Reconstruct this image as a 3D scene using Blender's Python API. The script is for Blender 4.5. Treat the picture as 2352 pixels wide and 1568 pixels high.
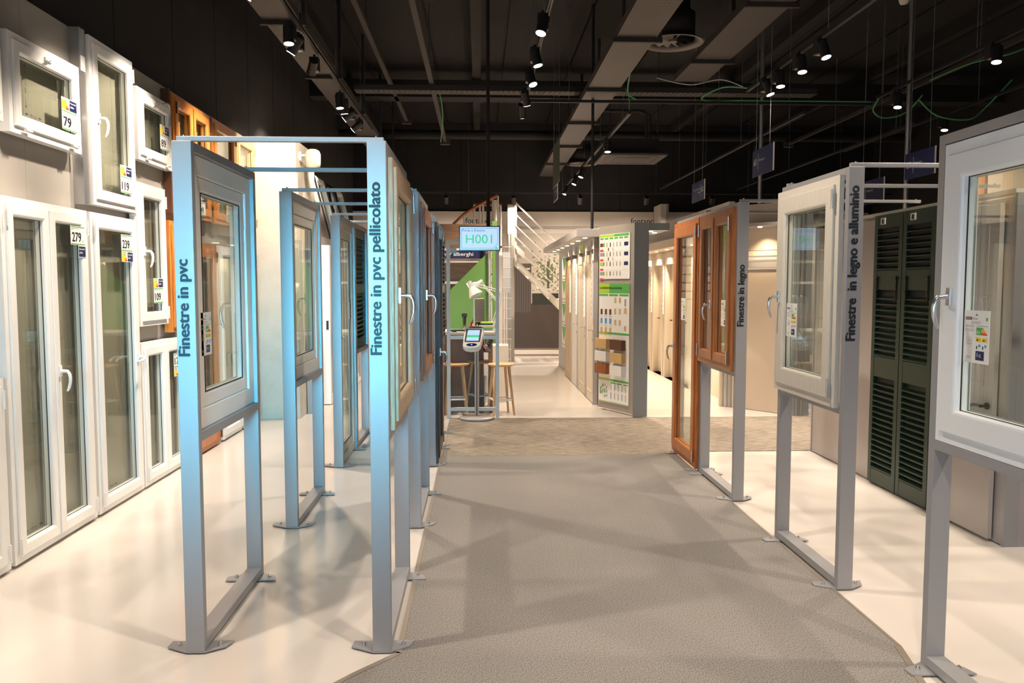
import bpy, math, random
from mathutils import Vector, Matrix
random.seed(7)
for o in list(bpy.data.objects): bpy.data.objects.remove(o)
S = bpy.context.scene
C = S.collection
PI = math.pi
R = math.radians

# ------------------------------------------------------------------ camera, world, light, exposure
cd = bpy.data.cameras.new('camera'); cam = bpy.data.objects.new('camera', cd); C.objects.link(cam)
cd.sensor_width = 36.0; cd.lens = 1840/2352*36.0; cd.clip_start = .05; cd.clip_end = 100
cam.location = (0, 0, 1.6); cam.rotation_euler = (R(90-4.0104), 0, R(-2.3594))
S.camera = cam
S.view_settings.view_transform = 'Standard'; S.view_settings.look = 'None'
S.view_settings.gamma = 1.0; S.view_settings.use_curve_mapping = False
S.view_settings.exposure = 0.0
w = bpy.data.worlds.new('world'); S.world = w; w.use_nodes = True
w.node_tree.nodes['Background'].inputs[0].default_value = (.75, .78, .85, 1)
w.node_tree.nodes['Background'].inputs[1].default_value = .05

def area(name, loc, rot, sx, sy, power, col, spread=180):
    l = bpy.data.lights.new(name, 'AREA'); l.shape = 'RECTANGLE'; l.size = sx; l.size_y = sy
    l.energy = power; l.color = col; l.spread = R(spread)
    o = bpy.data.objects.new(name, l); C.objects.link(o); o.location = loc; o.rotation_euler = rot
    return o
# first light is daylight through the shop entrance behind the photographer
area('entrance_daylight', (-.3, -2.9, 1.7), (R(68), 0, 0), 5.6, 1.8, 34, (.62, .80, 1.0), 110)
area('side_cool_fill', (-2.62, -.9, 1.6), (R(88), 0, R(-72)), 2.2, 1.9, 52, (.66, .84, 1.0), 120)  # added cool fill for the near right window; no entrance stands there
area('left_post_blue_fill', (-.55, -2.6, 2.1), (R(83), 0, R(5)), 1.4, .7, 19, (.10, .60, .88), 20)  # narrow blue light, added and shaped to tint the left post fronts
WARM = (1.0, .83, .67)
WARM2 = (1.0, .85, .70)

# ------------------------------------------------------------------ materials
def mat(name, col, rough=.5, metal=0, emit=None, es=0, spec=.5, coat=0):
    m = bpy.data.materials.new(name); m.use_nodes = True
    b = m.node_tree.nodes['Principled BSDF']
    b.inputs['Base Color'].default_value = (*col, 1); b.inputs['Roughness'].default_value = rough
    b.inputs['Metallic'].default_value = metal; b.inputs['Specular IOR Level'].default_value = spec
    b.inputs['Coat Weight'].default_value = coat
    if emit: b.inputs['Emission Color'].default_value = (*emit, 1); b.inputs['Emission Strength'].default_value = es
    return m
def noisy(m, c1, c2, scale=(1, 1, 1), nscale=8, detail=4, bump=0, bscale=None, lo=.35, hi=.65, dist=0):
    nt = m.node_tree; N = nt.nodes; L = nt.links; b = N['Principled BSDF']
    tc = N.new('ShaderNodeTexCoord'); mp = N.new('ShaderNodeMapping'); mp.inputs['Scale'].default_value = scale
    L.new(tc.outputs['Object'], mp.inputs[0])
    n = N.new('ShaderNodeTexNoise'); n.inputs['Scale'].default_value = nscale; n.inputs['Detail'].default_value = detail
    n.inputs['Distortion'].default_value = dist
    L.new(mp.outputs[0], n.inputs[0])
    r = N.new('ShaderNodeValToRGB'); r.color_ramp.elements[0].position = lo; r.color_ramp.elements[1].position = hi
    r.color_ramp.elements[0].color = (*c1, 1); r.color_ramp.elements[1].color = (*c2, 1)
    L.new(n.outputs['Fac'], r.inputs[0]); L.new(r.outputs[0], b.inputs['Base Color'])
    if bump:
        n2 = N.new('ShaderNodeTexNoise'); n2.inputs['Scale'].default_value = bscale or nscale; L.new(mp.outputs[0], n2.inputs[0])
        bp = N.new('ShaderNodeBump'); bp.inputs['Strength'].default_value = bump; bp.inputs['Distance'].default_value = .004
        L.new(n2.outputs['Fac'], bp.inputs['Height']); L.new(bp.outputs[0], b.inputs['Normal'])
    return m
M = {}
M['silver'] = noisy(mat('silver_paint', (.33, .335, .35), .38, .3), (.335, .338, .355), (.375, .378, .392), nscale=400, detail=1)
M['pvc'] = mat('white_pvc', (.87, .87, .855), .28)
M['pvc_lit'] = mat('daylit_pvc', (.84, .88, .92), .3)  # white PVC with the cool daylight tint put into its colour
M['cream'] = noisy(mat('cream_grained', (.66, .63, .56), .42), (.63, .60, .535), (.70, .67, .60), (6, 6, .5), 30, 4, .15, 60)
M['ashwood'] = noisy(mat('pale_ash_foil', (.5, .36, .24), .45), (.40, .28, .18), (.56, .42, .28), (8, 8, .6), 18, 5, .2, 50)
M['teak'] = noisy(mat('orange_teak', (.45, .15, .035), .32), (.36, .105, .022), (.56, .20, .05), (7, 7, .5), 9, 5, .12, 30)
M['teak2'] = noisy(mat('brown_teak', (.33, .11, .03), .35), (.24, .075, .02), (.38, .135, .038), (7, 7, .5), 9, 5, .12, 30)
M['teak3'] = noisy(mat('reddish_brown_teak', (.34, .13, .045), .33), (.27, .095, .028), (.40, .155, .052), (7, 7, .5), 9, 5, .12, 30)
M['golden'] = noisy(mat('golden_wood', (.62, .22, .04), .28), (.50, .165, .028), (.72, .28, .055), (7, 7, .5), 9, 5, .1, 30)
M['pale'] = noisy(mat('pale_pine', (.75, .48, .22), .4), (.68, .42, .18), (.83, .56, .28), (7, 7, .5), 9, 5, .1, 30)
M['darkwood'] = noisy(mat('dark_walnut', (.035, .018, .012), .35), (.022, .012, .009), (.06, .03, .018), (8, 8, .5), 12, 4, .1, 30)
M['chrome'] = mat('satin_chrome', (.72, .74, .77), .22, .95)
M['steel'] = mat('zinc_steel', (.55, .55, .55), .38, .9)
M['gasket'] = mat('black_rubber', (.02, .02, .022), .6)
M['aluspacer'] = mat('grey_spacer', (.35, .36, .36), .4, .5)
M['black'] = mat('black_plastic', (.012, .012, .013), .45)
M['blackgloss'] = mat('black_gloss', (.01, .01, .012), .15)
M['ink'] = mat('black_ink', (.012, .014, .022), .5)
M['white'] = mat('white_paint', (.80, .78, .74), .5)
M['card'] = mat('white_card', (.84, .84, .82), .55)
M['green'] = mat('green_print', (.10, .42, .09), .5)
M['lime'] = mat('lime_print', (.42, .60, .05), .5)
M['red'] = mat('red_print', (.75, .06, .04), .5)
M['orange'] = mat('orange_print', (.85, .25, .02), .5)
M['yellow'] = mat('yellow_print', (.85, .62, .05), .5)
M['navy'] = mat('navy_print', (.015, .025, .10), .4)
M['cyan'] = mat('blue_print', (.08, .35, .75), .5)
M['purple'] = mat('purple_print', (.36, .28, .50), .5)
M['greyp'] = mat('grey_print', (.35, .34, .33), .55)
M['tan'] = mat('tan_print', (.62, .42, .18), .55)
M['pink'] = mat('pink_plastic', (.9, .08, .25), .35)
M['brownp'] = mat('brown_print', (.12, .05, .025), .5)
M['darkgreen'] = noisy(mat('dark_green_paint', (.012, .035, .022), .38), (.006, .023, .012), (.010, .033, .018), nscale=60)
M['bronze'] = mat('dark_bronze', (.06, .045, .035), .4, .8)
M['greywall'] = noisy(mat('warm_grey_board', (.34, .32, .29), .6), (.33, .31, .28), (.36, .34, .305), nscale=3)
M['darkwall'] = noisy(mat('charcoal_paint', (.012, .011, .011), .85), (.010, .0095, .0095), (.014, .013, .013), nscale=2.5)
M['ceil'] = noisy(mat('dark_ceiling', (.006, .005, .0045), .9), (.0035, .003, .0027), (.007, .0055, .005), (6, .4, 1), 3)
M['beamdark'] = mat('dark_beam', (.010, .0085, .008), .85)
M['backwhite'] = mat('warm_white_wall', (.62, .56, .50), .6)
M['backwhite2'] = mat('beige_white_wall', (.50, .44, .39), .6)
M['plaster'] = noisy(mat('cream_plaster', (.72, .66, .56), .8), (.70, .64, .54), (.76, .70, .60), nscale=5, bump=.5, bscale=25)
M['panelgrey'] = mat('taupe_panel', (.42, .38, .36), .42, .1)
M['lilac'] = mat('lilac_grey_panel', (.40, .38, .39), .4, .2)
M['beige'] = mat('beige_panel', (.60, .50, .40), .45)
M['creamdoor'] = mat('cream_door', (.66, .58, .46), .4)
M['oakdoor'] = noisy(mat('oak_door', (.55, .38, .2), .45), (.48, .32, .16), (.60, .42, .23), (8, 8, .6), 12)
M['boardgrey'] = mat('warm_grey_totem', (.33, .30, .26), .5)
M['bluegrey'] = mat('blue_grey_totem', (.27, .30, .32), .5)
M['canopy'] = mat('light_grey_canopy', (.42, .40, .385), .45)
M['beech'] = noisy(mat('beech_wood', (.62, .37, .18), .45), (.55, .32, .15), (.68, .42, .21), (5, 5, .6), 12)
M['brown'] = noisy(mat('brown_laminate', (.28, .12, .045), .5), (.25, .10, .035), (.31, .135, .05), (1, 1, 1), 4)
M['midbrown'] = noisy(mat('shelf_wood', (.24, .13, .07), .5), (.20, .11, .055), (.28, .155, .08), (1, 1, 6), 4)
M['greenwall'] = mat('green_board', (.13, .27, .055), .5)
M['mahog'] = mat('handrail_wood', (.38, .13, .045), .35)
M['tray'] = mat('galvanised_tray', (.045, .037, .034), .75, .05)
M['traydark'] = mat('dark_tray_metal', (.022, .019, .018), .7, .1)  # darker metal for tray brackets, hangers, slots and the vent drum
M['vent'] = mat('vent_paint', (.13, .115, .105), .6)
M['cableg'] = mat('green_cable', (.06, .26, .10), .5)
M['cablew'] = mat('white_cable', (.3, .3, .28), .5)
M['lens'] = mat('lamp_lens', (1, 1, 1), .3, emit=(1, .93, .84), es=14)
M['downl'] = mat('downlight_lens', (1, 1, 1), .3, emit=(1, .86, .66), es=9)
M['screen'] = mat('screen_blue', (.02, .02, .02), .3, emit=(.56, .77, 1.0), es=.95)
M['scrwhite'] = mat('screen_cyan_line', (.02, .02, .02), .3, emit=(.16, .60, .82), es=.8)
M['scrgreen'] = mat('screen_green', (.02, .02, .02), .3, emit=(.06, .78, .36), es=.8)
M['scrtext'] = mat('screen_violet', (.02, .02, .02), .3, emit=(.10, .14, .62), es=.8)
M['led'] = mat('blue_led', (.02, .02, .1), .3, emit=(.05, .1, 1), es=5)
M['shell'] = mat('white_plastic', (.72, .70, .66), .35)
M['shellgrey'] = mat('ivory_plastic', (.48, .43, .34), .45)
M['trim'] = mat('beige_metal_strip', (.40, .34, .28), .4, .5)
M['greensign'] = mat('grey_green_sheet', (.11, .125, .095), .5)
M['bolt'] = mat('bolt_steel', (.75, .75, .75), .2, 1)

def glass(name, tint, refl=1.0):
    m = bpy.data.materials.new(name); m.use_nodes = True; nt = m.node_tree; N = nt.nodes; L = nt.links
    N.remove(N['Principled BSDF']); out = N['Material Output']
    t = N.new('ShaderNodeBsdfTransparent'); t.inputs[0].default_value = (*tint, 1)
    g = N.new('ShaderNodeBsdfGlossy'); g.inputs['Roughness'].default_value = .0
    g.inputs['Color'].default_value = (.95, 1, .97, 1)
    f = N.new('ShaderNodeFresnel'); ge = N.new('ShaderNodeNewGeometry'); mr = N.new('ShaderNodeMapRange')
    mr.inputs['To Min'].default_value = 1.5; mr.inputs['To Max'].default_value = 1/1.5
    L.new(ge.outputs['Backfacing'], mr.inputs['Value']); L.new(mr.outputs[0], f.inputs[0])
    k = N.new('ShaderNodeMath'); k.operation = 'MULTIPLY'; k.inputs[1].default_value = refl; k.use_clamp = True
    x = N.new('ShaderNodeMixShader'); L.new(f.outputs[0], k.inputs[0]); L.new(k.outputs[0], x.inputs[0])
    L.new(t.outputs[0], x.inputs[1]); L.new(g.outputs[0], x.inputs[2]); L.new(x.outputs[0], out.inputs[0])
    return m
M['glass'] = glass('window_glass', (.93, .96, .93), 1.0)
M['glassdark'] = glass('wall_window_glass', (.93, .945, .90), 1.0)

# floor: glossy cream resin
m = noisy(mat('white_resin', (.68, .64, .60), .16, spec=.5), (.64, .60, .555), (.685, .64, .595), nscale=1.2, detail=3)
M['floor'] = m
# carpet: woven grey
def carpet(name, c1, c2, c3, sx, sy):
    m = mat(name, c1, .95, spec=.1); nt = m.node_tree; N = nt.nodes; L = nt.links; b = N['Principled BSDF']
    tc = N.new('ShaderNodeTexCoord'); mp = N.new('ShaderNodeMapping'); mp.inputs['Scale'].default_value = (sx, sy, 1); L.new(tc.outputs['Object'], mp.inputs[0])
    n = N.new('ShaderNodeTexNoise'); n.inputs['Scale'].default_value = 1; n.inputs['Detail'].default_value = 3; n.inputs['Roughness'].default_value = .7
    L.new(mp.outputs[0], n.inputs[0])
    r = N.new('ShaderNodeValToRGB'); r.color_ramp.elements[0].position = .34; r.color_ramp.elements[1].position = .66
    r.color_ramp.elements[0].color = (*c1, 1); r.color_ramp.elements[1].color = (*c2, 1)
    L.new(n.outputs['Fac'], r.inputs[0])
    n2 = N.new('ShaderNodeTexNoise'); n2.inputs['Scale'].default_value = 1.4; n2.inputs['Detail'].default_value = 5; L.new(tc.outputs['Object'], n2.inputs[0])
    mx = N.new('ShaderNodeMixRGB'); mx.blend_type = 'MULTIPLY'; mx.inputs[2].default_value = (*c3, 1)
    L.new(n2.outputs['Fac'], mx.inputs[0]); L.new(r.outputs[0], mx.inputs[1]); L.new(mx.outputs[0], b.inputs['Base Color'])
    bp = N.new('ShaderNodeBump'); bp.inputs['Strength'].default_value = .5; bp.inputs['Distance'].default_value = .003
    L.new(n.outputs['Fac'], bp.inputs['Height']); L.new(bp.outputs[0], b.inputs['Normal'])
    return m
M['carpet'] = carpet('grey_woven_carpet', (.12, .113, .106), (.375, .357, .335), (.86, .86, .86), 190, 130)
M['carpet2'] = carpet('brushed_taupe_carpet', (.15, .125, .10), (.40, .345, .28), (.8, .8, .8), 7, 60)
def perf():
    m = mat('perforated_tray', (.13, .11, .10), .6, .2); nt = m.node_tree; N = nt.nodes; L = nt.links; b = N['Principled BSDF']
    tc = N.new('ShaderNodeTexCoord'); mp = N.new('ShaderNodeMapping'); mp.inputs['Scale'].default_value = (27, 14, 0); L.new(tc.outputs['Object'], mp.inputs[0])
    fr = N.new('ShaderNodeVectorMath'); fr.operation = 'FRACTION'; L.new(mp.outputs[0], fr.inputs[0])
    sb = N.new('ShaderNodeVectorMath'); sb.operation = 'DISTANCE'; sb.inputs[1].default_value = (.5, .5, 0); L.new(fr.outputs[0], sb.inputs[0])
    lt = N.new('ShaderNodeMath'); lt.operation = 'LESS_THAN'; lt.inputs[1].default_value = .17; L.new(sb.outputs['Value'], lt.inputs[0])
    mx = N.new('ShaderNodeMixRGB'); mx.inputs[1].default_value = (.055, .045, .041, 1); mx.inputs[2].default_value = (.014, .012, .011, 1)
    L.new(lt.outputs[0], mx.inputs[0]); L.new(mx.outputs[0], b.inputs['Base Color'])
    return m
M['perf'] = perf()
def mural():
    # the printed photo on the back wall: dim room, curtain, bright garden with a tree
    m = mat('mural_print', (.1, .1, .1), .45); nt = m.node_tree; N = nt.nodes; L = nt.links; b = N['Principled BSDF']
    tc = N.new('ShaderNodeTexCoord'); sp = N.new('ShaderNodeSeparateXYZ'); L.new(tc.outputs['Object'], sp.inputs[0])
    def step(sock, v, op='GREATER_THAN'):
        n = N.new('ShaderNodeMath'); n.operation = op; n.inputs[1].default_value = v; L.new(sock, n.inputs[0]); return n.outputs[0]
    def mix(f, a, c):
        n = N.new('ShaderNodeMixRGB'); L.new(f, n.inputs[0])
        for i, v in ((1, a), (2, c)):
            if isinstance(v, tuple): n.inputs[i].default_value = (*v, 1)
            else: L.new(v, n.inputs[i])
        return n.outputs[0]
    def mul(a, c):
        n = N.new('ShaderNodeMath'); n.operation = 'MULTIPLY'; L.new(a, n.inputs[0]); L.new(c, n.inputs[1]); return n.outputs[0]
    X, Z = sp.outputs[0], sp.outputs[2]
    garden = (.50, .44, .37); dark = (.055, .040, .033)
    win = mul(step(X, .38), step(Z, 1.05))
    # sky fades into the wall at the top
    base = mix(win, dark, garden)
    top = step(Z, 1.95); base = mix(top, base, (.45, .39, .33))
    cur = N.new('ShaderNodeTexWave'); cur.inputs['Scale'].default_value = 6; cur.bands_direction = 'X'; L.new(tc.outputs['Object'], cur.inputs[0])
    cz = mul(step(X, .38, 'LESS_THAN'), step(Z, .85)); cz2 = mul(cz, step(Z, 1.95, 'LESS_THAN'))
    base = mix(mul(cz2, cur.outputs['Fac']), base, (.095, .08, .075))
    nz = N.new('ShaderNodeTexNoise'); nz.inputs['Scale'].default_value = 16; nz.inputs['Detail'].default_value = 6; L.new(tc.outputs['Object'], nz.inputs[0])
    ds = N.new('ShaderNodeVectorMath'); ds.operation = 'DISTANCE'; ds.inputs[1].default_value = (.76, 0, 1.75)
    mp = N.new('ShaderNodeMapping'); mp.inputs['Scale'].default_value = (1, 1, 1); L.new(tc.outputs['Object'], mp.inputs[0]); L.new(mp.outputs[0], ds.inputs[0])
    ad = N.new('ShaderNodeMath'); ad.operation = 'MULTIPLY_ADD'; ad.inputs[1].default_value = -.30; ad.inputs[2].default_value = .17 + .50; L.new(ds.outputs['Value'], ad.inputs[0])
    lf = N.new('ShaderNodeMath'); lf.operation = 'LESS_THAN'; L.new(nz.outputs['Fac'], lf.inputs[0])
    sb = N.new('ShaderNodeMath'); sb.operation = 'SUBTRACT'; sb.inputs[1].default_value = .12; L.new(ad.outputs[0], sb.inputs[0]); L.new(sb.outputs[0], lf.inputs[1])
    base = mix(mul(lf.outputs[0], win), base, (.10, .125, .05))
    tr = mul(mul(step(X, .74), step(X, .79, 'LESS_THAN')), mul(step(Z, 1.0), step(Z, 2.0, 'LESS_THAN')))
    base = mix(tr, base, (.07, .06, .045))
    bed = mul(mul(step(X, .40), step(X, 1.0, 'LESS_THAN')), mul(step(Z, 1.02), step(Z, 1.28, 'LESS_THAN')))
    base = mix(bed, base, (.022, .022, .018))
    L.new(base, b.inputs['Base Color'])
    return m
M['mural'] = mural()

# ------------------------------------------------------------------ mesh helpers
def link(name, me, parent=None, loc=None):
    o = bpy.data.objects.new(name, me); C.objects.link(o)
    if parent is not None: o.parent = parent
    if loc is not None: o.location = loc
    return o
class MB:
    def __init__(s): s.v = []; s.f = []; s.mi = []; s.sm = []
    def geo(s, vs, fs, mi=0, sm=False):
        n = len(s.v); s.v += [tuple(v) for v in vs]; s.f += [tuple(i+n for i in f) for f in fs]
        s.mi += [mi]*len(fs); s.sm += [sm]*len(fs); return s
    def box(s, x0, x1, y0, y1, z0, z1, mi=0):
        if x0 > x1: x0, x1 = x1, x0
        if y0 > y1: y0, y1 = y1, y0
        if z0 > z1: z0, z1 = z1, z0
        vs = [(x0,y0,z0),(x1,y0,z0),(x1,y1,z0),(x0,y1,z0),(x0,y0,z1),(x1,y0,z1),(x1,y1,z1),(x0,y1,z1)]
        return s.geo(vs, [(3,2,1,0),(4,5,6,7),(0,1,5,4),(1,2,6,5),(2,3,7,6),(3,0,4,7)], mi)
    def prism(s, pts, z0, z1, mi=0, axis='z'):
        # polygon pts (a,b) extruded along the axis
        n = len(pts)
        def P(a, b, c): return {'z': (a, b, c), 'y': (a, c, b), 'x': (c, a, b)}[axis]
        vs = [P(a, b, z0) for a, b in pts] + [P(a, b, z1) for a, b in pts]
        fs = [tuple(range(n))[::-1], tuple(range(n, 2*n))] + [(i, (i+1) % n, (i+1) % n+n, i+n) for i in range(n)]
        return s.geo(vs, fs, mi)
    def ring(s, u0, u1, v0, v1, prof, mi=0):
        # rectangular picture-frame in the local x/z plane, closed profile of (inset, y)
        n = len(prof); vs = []
        for cx, cz, sx, sz in ((u0, v0, 1, 1), (u1, v0, -1, 1), (u1, v1, -1, -1), (u0, v1, 1, -1)):
            vs += [(cx+sx*a, y, cz+sz*a) for a, y in prof]
        fs = []
        for k in range(4):
            for i in range(n):
                j = (i+1) % n; a = k*n; b = ((k+1) % 4)*n
                fs.append((a+i, b+i, b+j, a+j))
        return s.geo(vs, fs, mi)
    def cyl(s, p0, p1, r0, r1=None, n=12, mi=0, cap=True, sm=True):
        r1 = r0 if r1 is None else r1
        p0 = Vector(p0); p1 = Vector(p1); d = (p1-p0).normalized()
        a = d.orthogonal().normalized(); b = d.cross(a)
        vs = []
        for p, r in ((p0, r0), (p1, r1)):
            vs += [p+a*r*math.cos(2*PI*i/n)+b*r*math.sin(2*PI*i/n) for i in range(n)]
        s.geo(vs, [(i, (i+1) % n, (i+1) % n+n, i+n) for i in range(n)], mi, sm)
        if cap: s.geo(vs, [tuple(range(n))[::-1], tuple(range(n, 2*n))], mi)
        return s
    def tube(s, pts, r, n=8, mi=0):
        pts = [Vector(p) for p in pts]; rs = r if isinstance(r, (list, tuple)) else [r]*len(pts)
        vs = []; a = None
        for i, p in enumerate(pts):
            d = (pts[min(i+1, len(pts)-1)]-pts[max(i-1, 0)]).normalized()
            a = d.orthogonal().normalized() if a is None else (a-d*a.dot(d)).normalized()
            b = d.cross(a)
            vs += [p+(a*math.cos(2*PI*k/n)+b*math.sin(2*PI*k/n))*rs[i] for k in range(n)]
        fs = [(i*n+k, i*n+(k+1) % n, (i+1)*n+(k+1) % n, (i+1)*n+k) for i in range(len(pts)-1) for k in range(n)]
        s.geo(vs, fs, mi, True)
        s.geo(vs, [tuple(range(n))[::-1], tuple(range((len(pts)-1)*n, len(pts)*n))], mi)
        return s
    def lathe(s, prof, c=(0, 0, 0), n=24, mi=0, cap=True):
        vs = [(c[0]+r*math.cos(2*PI*k/n), c[1]+r*math.sin(2*PI*k/n), c[2]+z) for r, z in prof for k in range(n)]
        fs = [(i*n+k, i*n+(k+1) % n, (i+1)*n+(k+1) % n, (i+1)*n+k) for i in range(len(prof)-1) for k in range(n)]
        s.geo(vs, fs, mi, True)
        if not cap: return s
        if prof[0][0] > 1e-4: s.geo(vs[:n], [tuple(range(n))[::-1]], mi)
        if prof[-1][0] > 1e-4: s.geo(vs[-n:], [tuple(range(n))], mi)
        return s
    def text(s, body, org, right, up, width, height, mi=0, bold=0.0):
        vs, fs, (x0, x1, y0, y1) = textgeo(body)
        org = Vector(org); right = Vector(right); up = Vector(up)
        kx = width/(x1-x0+2*bold); ky = height/(y1-y0+bold) if height else kx
        sh = [(bold, bold*.5)]
        if bold: sh = [(0, .5*bold), (bold*.66, 0), (bold*.66, bold), (bold*1.33, 0), (bold*1.33, bold), (2*bold, .5*bold)]
        nn = right.cross(up)*.00016
        for i_, (a, b_) in enumerate(sh): s.geo([org+nn*i_+right*((x-x0+a)*kx)+up*((y-y0+b_)*ky) for x, y in vs], fs, mi)
        return s
    def build(s, name, mats, parent=None, bevel=0, loc=None, rot=None):
        me = bpy.data.meshes.new(name); me.from_pydata([tuple(v) for v in s.v], [], s.f)
        if not isinstance(mats, (list, tuple)): mats = [mats]
        for m_ in mats: me.materials.append(M[m_] if isinstance(m_, str) else m_)
        me.polygons.foreach_set('material_index', s.mi); me.polygons.foreach_set('use_smooth', s.sm)
        me.validate(); me.update()
        o = link(name, me, parent, loc)
        if rot is not None: o.rotation_euler = rot
        if bevel:
            b = o.modifiers.new('bevel', 'BEVEL'); b.width = bevel; b.segments = 2; b.limit_method = 'ANGLE'; b.angle_limit = R(40)
        return o
_T = {}
def textgeo(body, bold=0.0):
    k = (body, bold)
    if k in _T: return _T[k]
    cu = bpy.data.curves.new('t', 'FONT'); cu.body = body; cu.resolution_u = 3; cu.offset = bold; cu.fill_mode = 'BOTH'
    o = bpy.data.objects.new('t', cu); C.objects.link(o)
    dg = bpy.context.evaluated_depsgraph_get(); dg.update()
    me = bpy.data.meshes.new_from_object(o.evaluated_get(dg), depsgraph=dg)
    vs = [(v.co.x, v.co.y) for v in me.vertices]; fs = [tuple(p.vertices) for p in me.polygons]
    bpy.data.objects.remove(o); bpy.data.curves.remove(cu); bpy.data.meshes.remove(me)
    xs = [v[0] for v in vs]; ys = [v[1] for v in vs]
    _T[k] = (vs, fs, (min(xs), max(xs), min(ys), max(ys))); return _T[k]
def thing(name, label, cat, loc=(0, 0, 0), rz=0, group=None):
    o = link(name, None, None, loc); o.rotation_euler = (0, 0, rz); o.empty_display_size = .1
    o['label'] = label; o['category'] = cat
    if group: o['group'] = group
    return o
def tag(o, label, cat, group=None):
    o['label'] = label; o['category'] = cat
    if group: o['group'] = group
    return o
def struct(o): o['kind'] = 'structure'; return o

# ------------------------------------------------------------------ setting
f = struct(MB().box(-2.9, 9, -3.2, 18.3, -.1, 0).build('floor', 'floor'))
b = MB(); b.box(-2.98, -2.80, -3.2, 18.3, 0, 5.2)
wl = struct(b.build('wall_left', 'darkwall'))
for i in range(11):   # grey display boards in front of the dark wall
    y0 = -3.2+i*1.165
    MB().box(-2.80, -2.70, y0+.001, min(y0+1.164, 9.64), 0, 3.30).build('panel', 'greywall', wl)
for i in range(18):
    MB().box(-2.80, -2.785, -3.2+i*1.2+.006, -2.006+i*1.2, 3.31, 5.19).build('panel', 'darkwall', wl)
wb = struct(MB().box(-2.98, 9.1, 18.2, 18.35, 0, 5.2).build('wall_back', 'darkwall'))
for i in range(10):
    MB().box(-2.8+i*1.2+.006, -1.606+i*1.2, 18.18, 18.2, 3.26, 5.19).build('panel', 'darkwall', wb)
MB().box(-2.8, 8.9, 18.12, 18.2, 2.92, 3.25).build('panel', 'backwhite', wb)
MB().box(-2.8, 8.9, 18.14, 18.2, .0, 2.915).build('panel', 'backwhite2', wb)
struct(MB().box(9, 9.15, -3.2, 18.3, 0, 5.2).build('wall_right', 'darkwall'))
b = MB(); b.box(-2.98, 9.1, -3.35, -3.2, 2.75, 5.2); b.box(-2.98, -2.9, -3.35, -3.2, 0, 2.75); b.box(3.4, 9.1, -3.35, -3.2, 0, 2.75)
struct(b.build('wall_front', 'darkwall'))
ce = struct(MB().box(-2.98, 9.15, -3.35, 18.35, 5.24, 5.34).build('ceiling', 'ceil'))
for i in range(11):
    MB().box(-2.9+i*1.1+.02, -1.82+i*1.1, -3.2, 18.2, 5.20, 5.238).build('ceiling_panel', 'ceil', ce)
for i in range(5):
    MB().box(-2.3+i*2.2, -2.16+i*2.2, -3.2, 18.2, 5.02, 5.198).build('rib', 'beamdark', ce)
MB().box(-2.79, 8.99, 13.6, 13.95, 4.72, 5.0).build('beam', 'beamdark', ce)
MB().box(-2.79, 8.99, 6.6, 6.95, 4.80, 5.0).build('beam', 'beamdark', ce)
MB().cyl((-2.79, 16.4, 4.62), (8.9, 16.4, 4.62), .09, n=14).build('duct', 'beamdark', ce)

# carpets and their metal edge strips
b = MB(); b.prism([(-.34, 3.39), (-.52, 3.19), (-.9, 2.7), (-.9, -3), (2.2, -3), (1.78, 3.0), (1.865, 3.37), (1.865, 7.42), (-.34, 7.42)][::1], .0005, .006)
ac = tag(b.build('aisle_carpet', 'carpet'), 'long grey woven carpet runner down the middle aisle', 'carpet')
b = MB(); b.prism([(-.34, 7.424), (1.80, 7.424), (1.86, 7.55), (5.2, 7.55), (5.2, 9.55), (-.34, 9.55)], .0005, .006)
cc = tag(b.build('cross_carpet', 'carpet2'), 'taupe streaked carpet strip crossing the far end of the aisle', 'carpet')
def strip(pts, wd, parent):
    for a, c in zip(pts[:-1], pts[1:]):
        a = Vector(a); c = Vector(c); d = (c-a).normalized(); n = Vector((-d.y, d.x))*wd
        MB().prism([tuple(a), tuple(c), tuple(c+n), tuple(a+n)], .0062, .009).build('edge_strip', 'trim', parent)
strip([(-.34, 7.42), (-.34, 3.39)], -.024, ac); strip([(-.34, 3.39), (-.52, 3.19), (-.9, 2.7)], -.024, ac)
strip([(1.78, 3.0), (1.865, 3.37)], -.0, ac) if 0 else None
strip([(1.865, 3.37), (1.865, 7.42)], .014, ac); strip([(1.78, 3.0), (1.865, 3.37)], .03, ac)
strip([(-.34, 9.55), (-.34, 7.43)], -.018, cc)

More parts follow.
